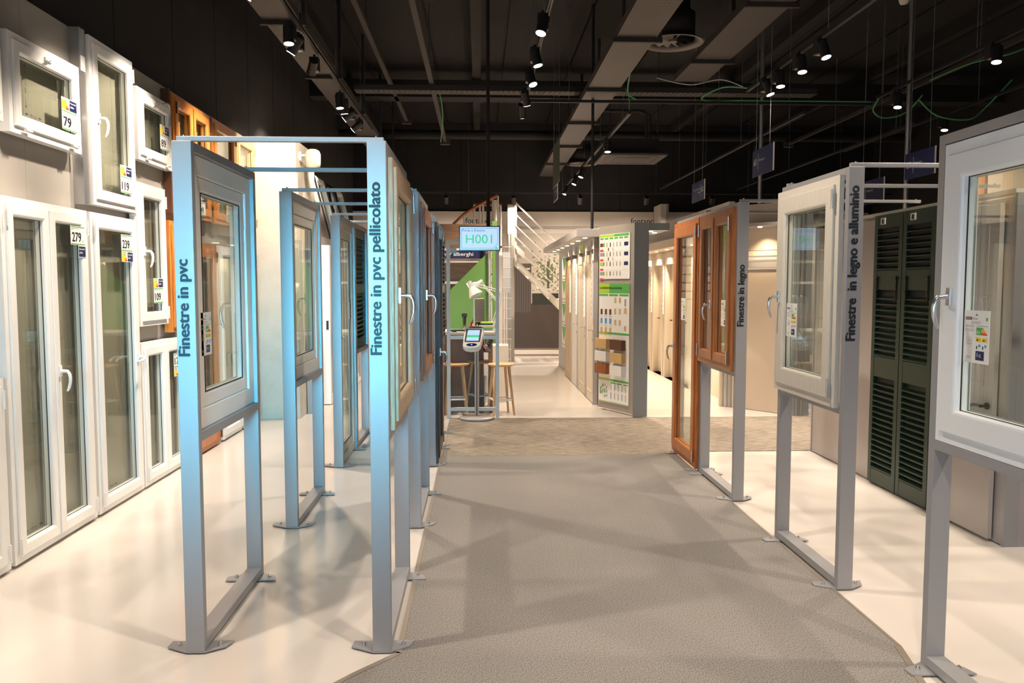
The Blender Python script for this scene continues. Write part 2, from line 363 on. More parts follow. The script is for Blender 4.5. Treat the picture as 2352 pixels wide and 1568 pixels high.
# ------------------------------------------------------------------ display stands
def foot(parent, x0, x1, y, sgn):
    # chamfered floor plate with two bolts; sgn = +1 plate reaches away from camera
    w = .095
    pts = [(x0, y), (x1, y), (x1+w-.02, y+sgn*.05), (x1+w, y+sgn*.11), (x0-w, y+sgn*.11), (x0-w-.005, y+sgn*.055)]
    if sgn < 0: pts = pts[::-1]
    o = MB().prism(pts, .007, .013).build('foot_plate', 'silver', parent)
    for x in (x0-w*.5, x1+w*.5):
        b = MB(); b.cyl((x, y+sgn*.065, .013), (x, y+sgn*.065, .022), .010, n=6); b.lathe([(.006, .022), (.004, .028), (0, .029)], (x, y+sgn*.065, 0), 8)
        b.build('bolt', 'bolt', o)
def stand(x0, y0, y1, label, mid=True, bottom=True, feet=(1, 1), H=2.2, word=None, wz=None):
    x1 = x0+.08; t = thing('display_stand', label, 'display stand', ((x0+x1)/2, y0, 0), 0, 'silver window display stands')
    ox, oy = (x0+x1)/2, y0
    def bld(b, n, m='silver', bev=.002):
        b.v = [(v[0]-ox, v[1]-oy, v[2]) for v in b.v]; return b.build(n, m, t, bevel=bev)
    post = bld(MB().box(x0, x1, y0, y0+.04, .013, H), 'post'); bld(MB().box(x0, x1, y1-.04, y1, .013, H), 'post')
    bld(MB().box(x0, x1, y0+.0405, y1-.0405, H-.04, H), 'top_beam')
    if mid: bld(MB().box(x0, x1, y0+.0405, y1-.0405, .93, .97), 'window_beam')
    if bottom: bld(MB().box(x0, x1, y0+.0405, y1-.0405, .016, .056), 'floor_beam')
    for yy, s, on in ((y0, 1, feet[0]), (y1, -1, feet[1])):
        if on:
            k = len(C.objects); foot(t, x0-ox, x1-ox, yy-oy, s)
    if word:
        bd, hgt = word, wz
        b = MB().text(bd, (.030, -.0015, hgt[0]), (0, 0, 1), (-1, 0, 0), hgt[1]-hgt[0], hgt[2], 0, .042)
        b.v = [(v[0], v[1], v[2]) for v in b.v]
        b.build('lettering', 'ink', t)
    return t
stand(-1.275, 3.43, 4.39, 'tall bluish silver steel stand at far left front with lettering Finestre in pvc', word='Finestre in pvc', wz=(1.30, 1.71, .064))
stand(-.465, 3.40, 4.37, 'bluish silver steel stand left of the aisle lettered Finestre in pvc pellicolato', word='Finestre in pvc pellicolato', wz=(1.305, 2.03, .064))
stand(-1.275, 5.23, 6.17, 'plain silver stand in the outer left row, second from the camera')
stand(-.465, 5.20, 6.14, 'plain silver stand left of the aisle holding the brown wooden window')
stand(-1.275, 7.00, 7.86, 'outer left stand, third from the camera, around a full height cream door', mid=False, bottom=False)
stand(-1.275, 7.865, 8.7, 'rearmost stand of the outer left row with dark green louvres')
stand(-.465, 7.00, 7.86, 'silver stand left of the aisle around the dark brown door', mid=False, bottom=False)
stand(-.465, 7.865, 8.7, 'rearmost stand of the row left of the aisle, with black louvre leaf')
stand(1.86, 2.26, 3.21, 'nearest silver stand at the right edge holding a white window')
stand(1.875, 4.03, 4.93, 'silver stand right of the aisle lettered Finestre in legno e alluminio', word='Finestre  in legno e alluminio', wz=(1.315, 2.105, .066))
stand(1.875, 5.765, 6.69, 'silver stand right of the aisle lettered Finestre in legno', word='Finestre in legno', wz=(1.30, 1.75, .066))
stand(1.875, 6.70, 7.56, 'rearmost silver stand right of the aisle around a tall orange wooden door', mid=False, bottom=False)

def crossbar(x0, x1, y, label):
    o = MB().box(x0, x1, y-.011, y+.011, 2.2005, 2.2065).box(x0, x1, y-.0112, y-.008, 2.19, 2.2005) if 0 else MB().box(x0, x1, y-.013, y+.013, 2.201, 2.222)
    t = o.build('cross_bar', 'silver', None, bevel=.002); tag(t, label, 'bar')
    for x in (x0+.03, x1-.03): MB().cyl((x, y, 2.222), (x, y, 2.229), .007, n=6).build('screw', 'bolt', t)
for y, n in ((3.46, 'nearest'), (4.35, 'second'), (5.26, 'third'), (6.13, 'fourth'), (7.03, 'fifth'), (7.84, 'sixth')):
    crossbar(-1.262, -.40, y, 'slim silver bar joining the two left rows of stands, %s from the camera' % n)
for y, n in ((4.06, 'nearest'), (4.90, 'second'), (5.795, 'third'), (6.67, 'fourth')):
    crossbar(1.892, 3.23, y, 'slim silver bar from a right stand to the green shutter partition, %s from the camera' % n)

# ------------------------------------------------------------------ windows
def handle(parent, u, v, metal='chrome', back=False, ang=0, depth=0.0, L=.125):
    s = 1 if back else -1; y0 = depth
    b = MB(); b.box(u-.014, u+.014, y0, y0+s*.012, v-.035, v+.035)
    b.cyl((u, y0+s*.012, v), (u, y0+s*.03, v), .011, .010, 12)
    d = Vector((math.sin(ang), 0, -math.cos(ang)))
    pts = [Vector((u, y0+s*.028, v))]
    for k, (o, l) in enumerate(((.050, .002), (.061, .018), (.066, .045), (.064, .075), (.056, .105), (.046, L))):
        pts.append(Vector((u, y0+s*o, v))+d*l)
    b.tube(pts, [.010, .0105, .010, .0095, .009, .0085, .006], 10)
    return b.build('handle', metal, parent, bevel=.0015)
def price_card(parent, u, v, wd, price, y=.0155, energy='top', half=False):
    h = wd*.64; t = MB().box(u, u+wd, y, y+.001, v, v+h).build('price_tag', 'card', parent)
    mats = ['green', 'ink', 'yellow', 'red', 'navy', 'card', 'orange', 'greyp']; q = y-.0006
    b = MB()
    def r(a, c, d, e, mi, dy=0): b.geo([(a, q-dy, d), (c, q-dy, d), (c, q-dy, e), (a, q-dy, e)], [(0, 1, 2, 3)], mi)
    r(u+.006, u+wd-.006, v+h-.009, v+h-.003, 0); r(u+.006, u+wd-.006, v+.003, v+.009, 0)
    r(u+.008, u+wd*.55, v+h-.017, v+h-.0145, 7); r(u+.008, u+wd*.25, v+h-.024, v+h-.0215, 7)
    pw = wd*(.50 if len(price) == 2 else .62)
    b.text(price, (u+wd*.09, q, v+h*.17), (1, 0, 0), (0, 0, 1), pw, h*.50, 1, .02)
    b.text(',90', (u+wd*.12+pw, q, v+h*.14), (1, 0, 0), (0, 0, 1), wd*.13, h*.14, 7)
    b.build('print', mats, t)
    if energy:
        eh = wd*.40; ev = v+h+.002 if energy == 'top' else v-eh-.002
        l = MB().box(u+(wd*.5 if half else 0), u+wd, y, y+.001, ev, ev+eh).build('energy_label', 'card', parent)
        b = MB()
        if not half:
            r(u+.003, u+wd*.27, ev+.004, ev+eh*.80, 2); r(u+wd*.27, u+wd*.33, ev+eh*.55, ev+eh*.8, 0)
            r(u+wd*.27, u+wd*.38, ev+eh*.38, ev+eh*.55, 2); r(u+wd*.27, u+wd*.43, ev+eh*.20, ev+eh*.38, 6); r(u+wd*.27, u+wd*.48, ev+.004, ev+eh*.20, 3)
            r(u+.004, u+wd*.45, ev+eh*.86, ev+eh*.92, 7)
        r(u+wd*.52, u+wd-.003, ev+.004, ev+eh*.93, 4)
        for k, tx in enumerate(('Disponibile', 'subito')):
            b.text(tx, (u+wd*.55, q-.0003, ev+eh*(.60-.28*k)), (1, 0, 0), (0, 0, 1), wd*(.38 if k == 0 else .24), eh*.18, 5, .01)
        b.build('print', mats, l)
def size_marks(parent, u, v, y, txt, wd=.14, vert=None):
    b = MB(); q = y
    b.text(txt, (u+wd*.32, q, v-.008), (1, 0, 0), (0, 0, 1), wd*.36, .016, 0)
    for s, x in ((-1, u), (1, u+wd)):
        b.geo([(x, q, v), (x-s*.018, q, v+.008), (x-s*.018, q, v-.008)], [(0, 1, 2)], 0)
        b.geo([(x-s*.016, q, v-.0015), (x-s*.036, q, v-.0015), (x-s*.036, q, v+.0015), (x-s*.016, q, v+.0015)], [(0, 1, 2, 3)], 0)
    if vert:
        x = u+.012; z0 = v+.03; z1 = v+.03+.26
        b.text(vert, (x+.008, q, z0+.09), (0, 0, 1), (-1, 0, 0), .075, .016, 0)
        for s, z in ((-1, z0), (1, z1)):
            b.geo([(x, q, z), (x-.008, q, z-s*.018), (x+.008, q, z-s*.018)], [(0, 1, 2)], 0)
            b.geo([(x-.0015, q, z-s*.016), (x+.0015, q, z-s*.016), (x+.0015, q, z-s*.06), (x-.0015, q, z-s*.06)], [(0, 1, 2, 3)], 0)
    b.build('size_print', 'ink', parent)
def info_card(parent, u, v, wd=.13, y=.015, premium=True):
    h = wd*1.28; t = MB().box(u, u+wd, y, y+.0012, v, v+h).build('info_sheet', 'card', parent)
    mats = ['green', 'ink', 'yellow', 'red', 'navy', 'card', 'orange', 'greyp', 'cyan', 'brownp', 'lime']; b = MB(); q = y-.0006
    def r(a, c, d, e, mi, dy=0): b.geo([(u+wd*a, q-dy, v+h*d), (u+wd*c, q-dy, v+h*d), (u+wd*c, q-dy, v+h*e), (u+wd*a, q-dy, v+h*e)], [(0, 1, 2, 3)], mi)
    b.geo([(u+wd*.44, q, v+h*.90), (u+wd*.56, q, v+h*.90), (u+wd*.50, q, v+h*.945)], [(0, 1, 2)], 0)
    r(.06, .32, .82, .875, 9); b.text('PREMIUM', (u+wd*.08, q-.0003, v+h*.835), (1, 0, 0), (0, 0, 1), wd*.22, h*.025, 5)
    b.text('Erives', (u+wd*.36, q, v+h*.83), (1, 0, 0), (0, 0, 1), wd*.18, h*.035, 1)
    r(.86, .93, .81, .87, 0)
    for k in range(2): r(.28, .65, .78-k*.03, .79-k*.03, 7)
    for k in range(4): r(.06, .42, .71-k*.028-(.02 if k > 1 else 0), .718-k*.028-(.02 if k > 1 else 0), 7)
    r(.50, .95, .705, .715, 7); r(.50, .70, .54, .68, 0)
    b.text('A+', (u+wd*.52, q-.0003, v+h*.555), (1, 0, 0), (0, 0, 1), wd*.14, h*.075, 5, .02)
    r(.70, .76, .66, .68, 0); r(.70, .80, .63, .66, 10); r(.70, .84, .60, .63, 2); r(.70, .88, .57, .60, 6); r(.70, .92, .54, .57, 3)
    r(.50, .70, .41, .49, 2); r(.73, .93, .41, .49, 2); r(.53, .59, .43, .455, 6); r(.77, .83, .43, .455, 6)
    r(.60, .68, .31, .36, 8); r(.83, .91, .31, .36, 8); r(.52, .56, .27, .33, 1); r(.75, .79, .27, .33, 1)
    r(.50, .83, .06, .235, 4)
    b.text('1c', (u+wd*.56, q-.0003, v+h*.12), (1, 0, 0), (0, 0, 1), wd*.16, h*.08, 5)
    for k in range(4): r(.12+.07*k, .13+.07*k, .33, .50, 7)
    r(.12, .34, .36, .365, 7); r(.12, .34, .42, .425, 7)
    b.text('325', (u+wd*.12, q, v+h*.08), (1, 0, 0), (0, 0, 1), wd*.18, h*.05, 7)
    b.build('print', mats, t)

def window(name, label, x, ya, yb, z0, z1, face, mt, n=1, fw=.055, sw=.07, style='in', depth=.065, hd=None, glassm='glass',
           price=None, info=None, sizes=None, cat='window', group=None, hinge=True, hm=None, recess=0, split=None):
    W = abs(yb-ya); H = z1-z0
    org = (x, min(ya, yb) if face > 0 else max(ya, yb), z0)
    t = thing(name, label, cat, org, R(90) if face > 0 else R(-90), group)
    MB().ring(0, W, 0, H, [(0, 0), (fw-.004, 0), (fw, .004), (fw, depth), (0, depth)]).build('outer_frame', mt, t)
    sy, cols = (-.014, None) if style == 'in' else (.010, None)
    ov = .015 if style == 'in' else -.003
    u0 = fw-ov; u1 = W-fw+ov; v0 = fw-ov; v1 = H-fw+ov
    edges = [u0]+[u0+(u1-u0)*k/n for k in range(1, n)]+[u1]
    for k in range(n):
        a, c = edges[k]+(.001 if k else 0), edges[k+1]-(.001 if k < n-1 else 0)
        if style == 'in': prof = [(0, sy+.003), (.003, sy), (sw-.014, sy), (sw-.006, sy+.003), (sw, sy+.010), (sw, .052), (.019, .052), (.019, -.001), (0, -.001)]
        else: prof = [(0, sy), (sw-.014, sy), (sw-.006, sy+.003), (sw, sy+.010), (sw, .062), (0, .062)]
        s = MB().ring(a, c, v0, v1, prof).build('sash', mt, t)
        g = sw-.004
        MB().box(a+g, c-g, .016, .040, v0+g, v1-g).build('pane', glassm, s)
        MB().ring(a+sw-.0015, c-sw+.0015, v0+sw-.0015, v1-sw+.0015, [(0, .011), (.004, .011), (.004, .0155), (0, .0155)]).build('gasket', 'gasket', s)
        MB().ring(a+sw-.001, c-sw+.001, v0+sw-.001, v1-sw+.001, [(0, .0405), (.006, .0405), (.006, .045), (0, .045)]).build('spacer', 'aluspacer', s)
        if hd and hd.get('sash', 0) == k:
            uu = {'L': a+sw*.5, 'R': c-sw*.5, 'C': (a+c)/2}[hd['side']]
            vv = hd['z']-z0
            handle(s, uu, vv, hd.get('mat', 'chrome'), hd.get('back', False), hd.get('ang', 0), (.062 if hd.get('back') else sy))
        if hinge:
            side = 'L' if (hd and hd['side'] == 'R') else 'R'
            if n == 2: side = 'L' if k == 0 else 'R'
            hx = a-.004 if side == 'L' else c+.004
            for vz in (v0+.02, v1-.11):
                b = MB(); b.cyl((hx, sy-.007, vz), (hx, sy-.007, vz+.085), .0065, n=10); b.cyl((hx, sy-.007, vz-.014), (hx, sy-.007, vz-.002), .007, n=10)
                b.build('hinge', hm or 'chrome', s)
    if n == 2 and style == 'in':
        m0 = edges[1]; MB().box(m0-.016, m0+.016, sy-.008, sy, v0+.002, v1-.002).build('meeting_strip', mt, t, bevel=.003)
    if price:
        for p in (price if isinstance(price, list) else [price]):
            price_card(t, p['u'], p['v'], p.get('w', .085), p['p'], p.get('y', .013), p.get('e', 'top'), p.get('half', False))
    if info: info_card(t, info[0], info[1], info[2] if len(info) > 2 else .13, .010)
    if sizes: size_marks(t, sizes[0], sizes[1], .0145, sizes[2], sizes[3], sizes[4] if len(sizes) > 4 else None)
    return t
# --- windows in the stands
window('pvc_window', 'white plastic window in the stand lettered Finestre in pvc, energy sheet on its pane', -1.215, 3.472, 4.348, .972, 2.158, 1, 'pvc', fw=.085, sw=.065, style='out',
       hd=dict(side='R', z=1.50, back=True), info=(.095, .315, .15), hinge=False)
t = window('pvc_window', 'greyish white grained window in the second outer left stand', -1.215, 5.272, 6.128, .972, 2.158, 1, 'cream', fw=.085, sw=.065, style='out', hd=dict(side='R', z=1.50, back=True), hinge=False)
window('glazed_door', 'full height cream grained glazed door in the outer left row', -1.215, 7.042, 7.818, .02, 2.158, 1, 'cream', fw=.07, sw=.075, style='out', hd=dict(side='R', z=1.1, back=True), info=(.60, 1.265, .12), hinge=False, cat='door')
window('ash_window', 'pale ash foiled window standing proud of the stand lettered pellicolato', -.365, 3.455, 4.345, .972, 2.140, 1, 'ashwood', fw=.05, sw=.085, depth=.018, hd=dict(side='L', z=1.555), hinge=True)
window('wooden_window', 'small brown wooden window in the second stand left of the aisle', -.365, 5.255, 6.115, .972, 2.140, 1, 'teak2', fw=.05, sw=.085, depth=.018, hd=dict(side='L', z=1.535))
window('dark_door', 'dark walnut glazed door in the third stand left of the aisle', -.365, 7.045, 7.815, .03, 2.150, 1, 'darkwood', fw=.05, sw=.085, depth=.018, hd=dict(side='L', z=1.01), cat='door')
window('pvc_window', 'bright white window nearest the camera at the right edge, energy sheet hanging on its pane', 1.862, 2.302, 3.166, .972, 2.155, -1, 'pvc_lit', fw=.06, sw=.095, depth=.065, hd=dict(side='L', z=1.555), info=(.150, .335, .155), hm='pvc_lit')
window('aluminium_clad_window', 'off white grained window in the stand lettered Finestre in legno e alluminio', 1.848, 4.075, 4.925, .96, 2.165, -1, 'cream', fw=.06, sw=.10, depth=.025, hd=dict(side='L', z=1.53), info=(.155, .335, .155), hm='chrome')
window('wooden_window', 'two sash brown wooden window in the stand lettered Finestre in legno', 1.848, 5.80, 6.685, .965, 2.17, -1, 'teak3', n=2, fw=.06, sw=.07, depth=.025, hd=dict(side='R', z=1.45, sash=0), info=(.60, .325, .155), hm='chrome')
window('wooden_door', 'tall orange wooden glazed door in the rearmost right stand', 1.848, 6.71, 7.552, .03, 2.17, -1, 'teak', fw=.06, sw=.095, depth=.025, hd=dict(side='L', z=1.03), info=(.25, 1.255, .155), hm='chrome', cat='door')

# --- windows on the left wall
LX = -2.615
def bracket(y, z, hgt, label_parent): pass
def wallwin(name, label, ya, yb, z0, z1, mt='pvc', **k):
    t = window(name, label, LX, ya, yb, z0, z1, 1, mt, glassm='glassdark', depth=.06, group=None, **k)
    # metal brackets holding it off the board
    for v in ((.10, (z1-z0)-.14) if (z1-z0) > .5 else (.1,)):
        MB().box(-.018, .03, .060, .084, v, v+.07).build('bracket', 'steel', t, bevel=.001)
    return t
wallwin('tilt_window', 'wide white tilt window high on the left wall, price tag 79', 4.66, 5.47, 2.46, 3.02, hd=None, hinge=False,
        price=dict(u=.54, v=.118, w=.19, p='79', y=-.0165), sizes=(.185, .135, '90 cm', .17, '60 cm'))
wallwin('tall_window', 'narrow white upper window on the left wall, price tag 119', 5.615, 6.30, 2.15, 3.28, hd=dict(side='L', z=2.74, mat='pvc'), hm='pvc',
        price=dict(u=.385, v=.126, w=.19, p='119', y=-.0165), sizes=(.135, .135, '80 cm', .14))
wallwin('tilt_window', 'small white tilt window high on the left wall, price tag 89', 6.365, 7.05, 2.57, 3.125, hd=None, hinge=False, price=dict(u=.395, v=.145, w=.19, p='89', y=-.0165))
wallwin('double_window', 'double leaf white balcony window at the floor on the left wall, price tag 279', 4.53, 5.505, .02, 2.095, n=2, hd=dict(side='L', z=1.07, sash=1, mat='pvc'), hm='pvc',
        price=dict(u=.72, v=1.84, w=.19, p='279', y=-.0165, half=True, e='bottom'), sizes=(.13, .155, '110 cm', .19, '220 cm'))
wallwin('tall_window', 'single leaf white balcony window at the floor on the left wall, price tag 239', 5.545, 6.28, .02, 2.095, hd=dict(side='R', z=1.055, mat='pvc', ang=-1.35), hm='pvc',
        price=dict(u=.43, v=1.83, w=.19, p='239', y=-.0165, e='bottom'), sizes=(.14, .15, '90 cm', .16))
wallwin('small_window', 'small white single window at mid height on the left wall, price tag 109', 6.305, 6.865, 1.28, 2.395, hd=dict(side='L', z=1.865, mat='pvc'), hm='pvc',
        price=dict(u=.23, v=.177, w=.19, p='109', y=-.0165), sizes=(.14, .14, '60 cm', .14))
wallwin('double_window', 'low double leaf white window behind the left stands, price tag partly hidden', 6.30, 7.22, .02, 1.15, n=2, hd=None, hm='pvc', price=dict(u=.607, v=.88, w=.19, p='17', y=-.0165, e='bottom'), sizes=(.14, .14, '110 cm', .16))
wallwin('small_window', 'low white window cut by the left edge of the picture', 3.62, 4.49, .02, 1.09, hd=None, hm='pvc')
wallwin('small_window', 'high white window cut by the left edge of the picture', 3.80, 4.60, 2.50, 3.08, hd=None, hinge=False)
wallwin('golden_window', 'double leaf golden wood window at the top of the left wall', 7.09, 8.04, 2.22, 3.24, 'golden', n=2, hd=None, hm='black',
        price=dict(u=.53, v=.035, w=.19, p='249', y=-.0165))
wallwin('golden_window', 'single leaf golden wood window at the top of the left wall', 8.12, 8.86, 2.22, 3.245, 'golden', hd=None, hm='black', price=dict(u=.33, v=.03, w=.19, p='159', y=-.0165))
wallwin('pine_window', 'pale pine window at the top end of the left wall beside the column', 8.905, 9.60, 2.22, 3.25, 'pale', hd=None)
wallwin('golden_door', 'golden wood balcony window at the floor behind the left stands', 7.27, 8.15, .02, 2.0, 'teak', hd=None, hm='black', fw=.065, sw=.09)
wallwin('golden_window', 'narrow golden wood window between the upper windows and the floor ones', 6.93, 7.24, 1.20, 2.15, 'golden', hd=None, hinge=False)
wallwin('tall_window', 'tall white window between golden door and column', 8.22, 8.86, .02, 2.0, hd=None, hm='pvc')
wallwin('pine_window', 'pale pine balcony window at the floor beside the column', 8.91, 9.58, .02, 2.0, 'pale', hd=None)
for o in list(C.objects):
    if o.get('label', '').startswith('wide white tilt') or o.get('label', '').startswith('small white tilt'):
        W = .81 if 'wide' in o['label'] else .685; H = .56
        b = MB()
        b.box(W/2-.045, W/2+.03, -.026, -.014, H-.075, H-.055); b.cyl((W/2-.01, -.026, H-.065), (W/2-.01, -.04, H-.065), .009); b.tube([(W/2-.01, -.038, H-.065), (W/2-.04, -.045, H-.07), (W/2-.07, -.045, H-.085)], .006)
        b.build('tilt_catch', 'steel' if 'small' in o['label'] else 'pvc', o)
        if 'small' in o['label']:
            b = MB(); b.tube([(W-.24, -.03, H-.045), (W-.19, -.045, H-.03), (W-.155, -.05, H-.05), (W-.15, -.05, H-.12), (W-.16, -.045, H-.21)], .008); b.build('handle', 'steel', o)
        for u in (.12, W-.16): MB().cyl((u, -.02, .028), (u+.06, -.02, .028), .010).build('hinge', 'pvc', o)
# roller-shutter guide rails beside the upper windows
t = MB().box(-2.70, -2.63, 5.52, 5.60, 2.14, 3.30).build('guide_rail', 'steel', None, bevel=.002)
tag(t, 'galvanised guide channel on the wall left of the window priced 119', 'rail')
MB().box(-2.632, -2.628, 5.53, 5.59, 3.02, 3.12).build('sticker', 'card', t)
t = MB().box(-2.70, -2.63, 7.055, 7.085, 2.22, 3.27).build('guide_rail', 'brownp', None); tag(t, 'dark brown guide channel left of the double golden window', 'rail')
t = MB().box(-2.70, -2.63, 8.05, 8.11, 2.22, 3.26).build('guide_rail', 'brownp', None); tag(t, 'dark brown guide channel between the two golden windows', 'rail')

# ------------------------------------------------------------------ shutters
def shutter_leaf(name, label, x, ya, yb, z0, z1, face, mt, zones, hooks=False, depth=.035, per=.045, cat='shutter', sw=.05):
    W = abs(yb-ya); H = z1-z0
    t = thing(name, label, cat, (x, min(ya, yb) if face > 0 else max(ya, yb), z0), R(90) if face > 0 else R(-90))
    MB().box(0, sw, 0, depth, 0, H).build('stile', mt, t, bevel=.002); MB().box(W-sw, W, 0, depth, 0, H).build('stile', mt, t, bevel=.002)
    zs = [0]+[v for z in zones for v in z]+[H]
    for a, c in zip(zs[0::2], zs[1::2]): MB().box(sw, W-sw, .002, depth-.002, a, c).build('rail', mt, t, bevel=.001)
    sl = MB(); sl.prism([(.0, 0), (.030, .018), (.030, .025), (.0, .009)], sw-.002, W-sw+.002, axis='x')
    me = None
    for a, c in zones:
        k = int((c-a)/per)
        for i in range(k):
            if me is None:
                o = sl.build('slat', mt, t); me = o.data
            else: o = link('slat', me, t)
            o.location = (0, 0, a+(i+.1)*per)
        MB().box(sw-.002, W-sw+.002, depth-.003, depth-.001, a, c).build('backing', 'gasket', t)
    if hooks:
        for u in (sw+.015, W-sw-.015):
            b = MB(); b.box(u-.006, u+.006, -.008, 0, H-.66, H-.48); b.cyl((u-.01, -.01, H-.5), (u+.01, -.01, H-.5), .008, n=8); b.cyl((u-.008, -.01, H-.60), (u+.008, -.01, H-.60), .007, n=8)
            b.build('shutter_hook', 'bronze', t)
    return t
zn = [(.115, .86), (1.02, 1.55), (1.70, 2.03)]
l1 = shutter_leaf('green_shutter', 'dark green louvred shutter leaf on the right partition, farther of the two', 3.165, 5.905, 6.33, .015, 2.15, -1, 'darkgreen', zn, True)
l2 = shutter_leaf('green_shutter', 'dark green louvred shutter leaf on the right partition, nearer of the two', 3.165, 5.47, 5.895, .015, 2.15, -1, 'darkgreen', zn, True)
for t in (l1, l2):
    MB().box(.10, .17, -.004, 0, 2.06, 2.11).build('sticker', 'card', t)
    MB().box(.125, .15, -.009, -.004, 2.065, 2.10).build('latch', 'black', t)
shutter_leaf('green_shutter', 'dark green louvred leaf in the rearmost outer left stand', -1.215, 7.91, 8.655, .972, 2.155, 1, 'darkgreen', [(.08, .55), (.63, 1.1)])
shutter_leaf('brown_shutter', 'blackish brown louvred leaf in the rearmost stand left of the aisle', -.365, 7.91, 8.655, .972, 2.155, 1, 'darkwood', [(.08, .55), (.63, 1.1)])

# ------------------------------------------------------------------ right partition
t = thing('partition', 'taupe panelled partition behind the green shutters on the right', 'partition', (3.2, 4.69, 0))
def pb(b, n, m_, bev=0):
    b.v = [(v[0]-3.2, v[1]-4.69, v[2]) for v in b.v]; return b.build(n, m_, t, bevel=bev)
for y0, y1, m_ in ((4.69, 5.455, 'lilac'), (5.47, 6.34, 'panelgrey'), (6.355, 7.53, 'panelgrey')):
    pb(MB().box(3.205, 3.29, y0+.012, y1-.012, .008, 2.13), 'panel', m_)
for y0 in (4.69, 5.455, 6.34, 7.53):
    pb(MB().box(3.20, 3.295, y0-.012, y0+.012, 0, 2.15), 'profile', 'silver')
pb(MB().box(3.295, 3.62, 4.68, 4.70, 0, 2.14), 'return_panel', 'lilac'); pb(MB().box(3.19, 3.30, 4.68, 7.54, 2.151, 2.175), 'top_rail', 'cream')
pb(MB().box(3.61, 3.64, 4.67, 4.71, 0, 2.14), 'profile', 'silver')
d = thing('interior_door', 'taupe panelled door leaf with dark bronze lever, seen through the nearest right window', 'door', (3.165, 5.40, .02), R(-90))
MB().box(0, .62, 0, .03, 0, 2.08).build('leaf', 'panelgrey', d, bevel=.002)
MB().ring(.09, .53, .95, 1.95, [(0, -.006), (.02, -.006), (.02, 0), (0, 0)]).build('moulding', 'panelgrey', d)
b = MB(); b.cyl((.575, 0, .83), (.575, -.012, .83), .022); b.cyl((.575, -.012, .83), (.575, -.045, .83), .009); b.tube([(.575, -.045, .83), (.53, -.048, .832), (.49, -.046, .826), (.46, -.044, .818)], [.011, .010, .009, .012])
b.build('handle', 'bronze', d)
# tall golden frame and panel beyond the partition
t = thing('door_sample', 'beige door panel in an orange wood frame behind the right partition', 'door', (4.35, 6.9, 0), R(-90))
MB().ring(0, 1.1, 0, 2.95, [(0, 0), (.10, 0), (.10, .08), (0, .08)]).build('frame', 'golden', t); MB().box(.1, 1.0, .02, .06, .1, 2.85).build('panel', 'beige', t)
t = thing('door_sample', 'second beige panel in orange wood frame farther behind the partition', 'door', (4.35, 5.75, 0), R(-90))
MB().ring(0, 1.1, 0, 2.95, [(0, 0), (.10, 0), (.10, .08), (0, .08)]).build('frame', 'golden', t); MB().box(.1, 1.0, .02, .06, .1, 2.85).build('panel', 'beige', t)

# ------------------------------------------------------------------ column on the left and the things behind it
col = struct(MB().box(-2.80, -2.15, 9.645, 10.70, 0, 3.31).build('column', 'plaster')); col.name = 'trim_1'
t = thing('wall_siren', 'ivory egg shaped siren on a wall arm at the top of the cream column', 'lamp', (-2.15, 9.85, 3.08))  # siren housing, gives no light
b = MB(); b.lathe([(.0, -.11), (.055, -.105), (.088, -.05), (.092, .0)], (.16, 0, 0), 20); b.build('diffuser', 'shellgrey', t)
b = MB(); b.lathe([(.092, .001), (.092, .09), (.075, .13), (.04, .148), (0, .15)], (.16, 0, 0), 20); b.build('housing', 'shellgrey', t)
MB().cyl((.004, 0, .075), (.09, 0, .075), .014).build('arm', 'shell', t); MB().cyl((.0005, 0, .06), (.03, 0, .06), .06, n=20).build('wall_plate', 'shell', t)
t = MB().box(-2.14, -2.0, 10.0, 10.12, 0.001, .95).build('grey_pillar', 'panelgrey', None, bevel=.003); tag(t, 'short taupe box pillar on the floor beside the cream column', 'pillar')
# sliding window samples standing along the wall
for i, (y, h, lb) in enumerate(((10.75, 2.12, 'nearest white sliding door sample past the cream column'), (11.75, 2.12, 'second white sliding door sample past the cream column'), (12.75, 2.12, 'farthest white sliding door sample past the cream column'))):
    t = thing('sliding_door_sample', lb, 'door', (-1.98, y, .01), R(90))
    MB().ring(0, .92, 0, h, [(0, 0), (.06, 0), (.06, .10), (0, .10)]).build('frame', 'pvc', t)
    for k in (0, 1):
        s = MB().ring(.055+k*.39, .48+k*.39, .055, h-.055, [(0, .01+k*.04), (.055, .01+k*.04), (.055, .045+k*.04), (0, .045+k*.04)]).build('sash', 'pvc', t)
        MB().box(.105+k*.39, .43+k*.39, .025+k*.04, .031+k*.04, .105, h-.105).build('pane', 'glass', s)
    MB().box(-.012, 0, .02, .05, 1.0, 1.12).build('latch', 'black', t)
t = struct(MB().box(-2.80, -2.10, 10.71, 18.1, 0, 2.25).build('ledge', 'panelgrey')); t.name = 'trim_2'
for i, (y, m_, lb) in enumerate(((10.95, 'beige', 'plain taupe board leaning above the sliding doors, nearest'), (11.75, 'pvc', 'white roof window sample leaning on the ledge'), (12.55, 'blackgloss', 'dark roof window sample leaning on the ledge'), (13.4, 'pvc', 'farthest white roof window sample leaning on the ledge'))):
    t = thing('roof_window_sample', lb, 'roof window', (-2.12, y, 2.252), R(90)); t.rotation_euler = (R(-14), 0, R(90))
    if i == 0: MB().box(0, .62, 0, .10, .0, .86).build('board', 'panelgrey', t); MB().box(-.004, .0, .0, .16, 0, .9).build('edge', 'black', t)
    else:
        s = MB().ring(0, .66, 0, .95, [(0, 0), (.06, 0), (.06, .12), (0, .12)]).build('frame', m_, t); MB().box(.05, .61, .03, .036, .05, .90).build('pane', 'glass', t)
        MB().box(-.02, 0, .0, .14, 0, .98).build('cladding', 'black', t)

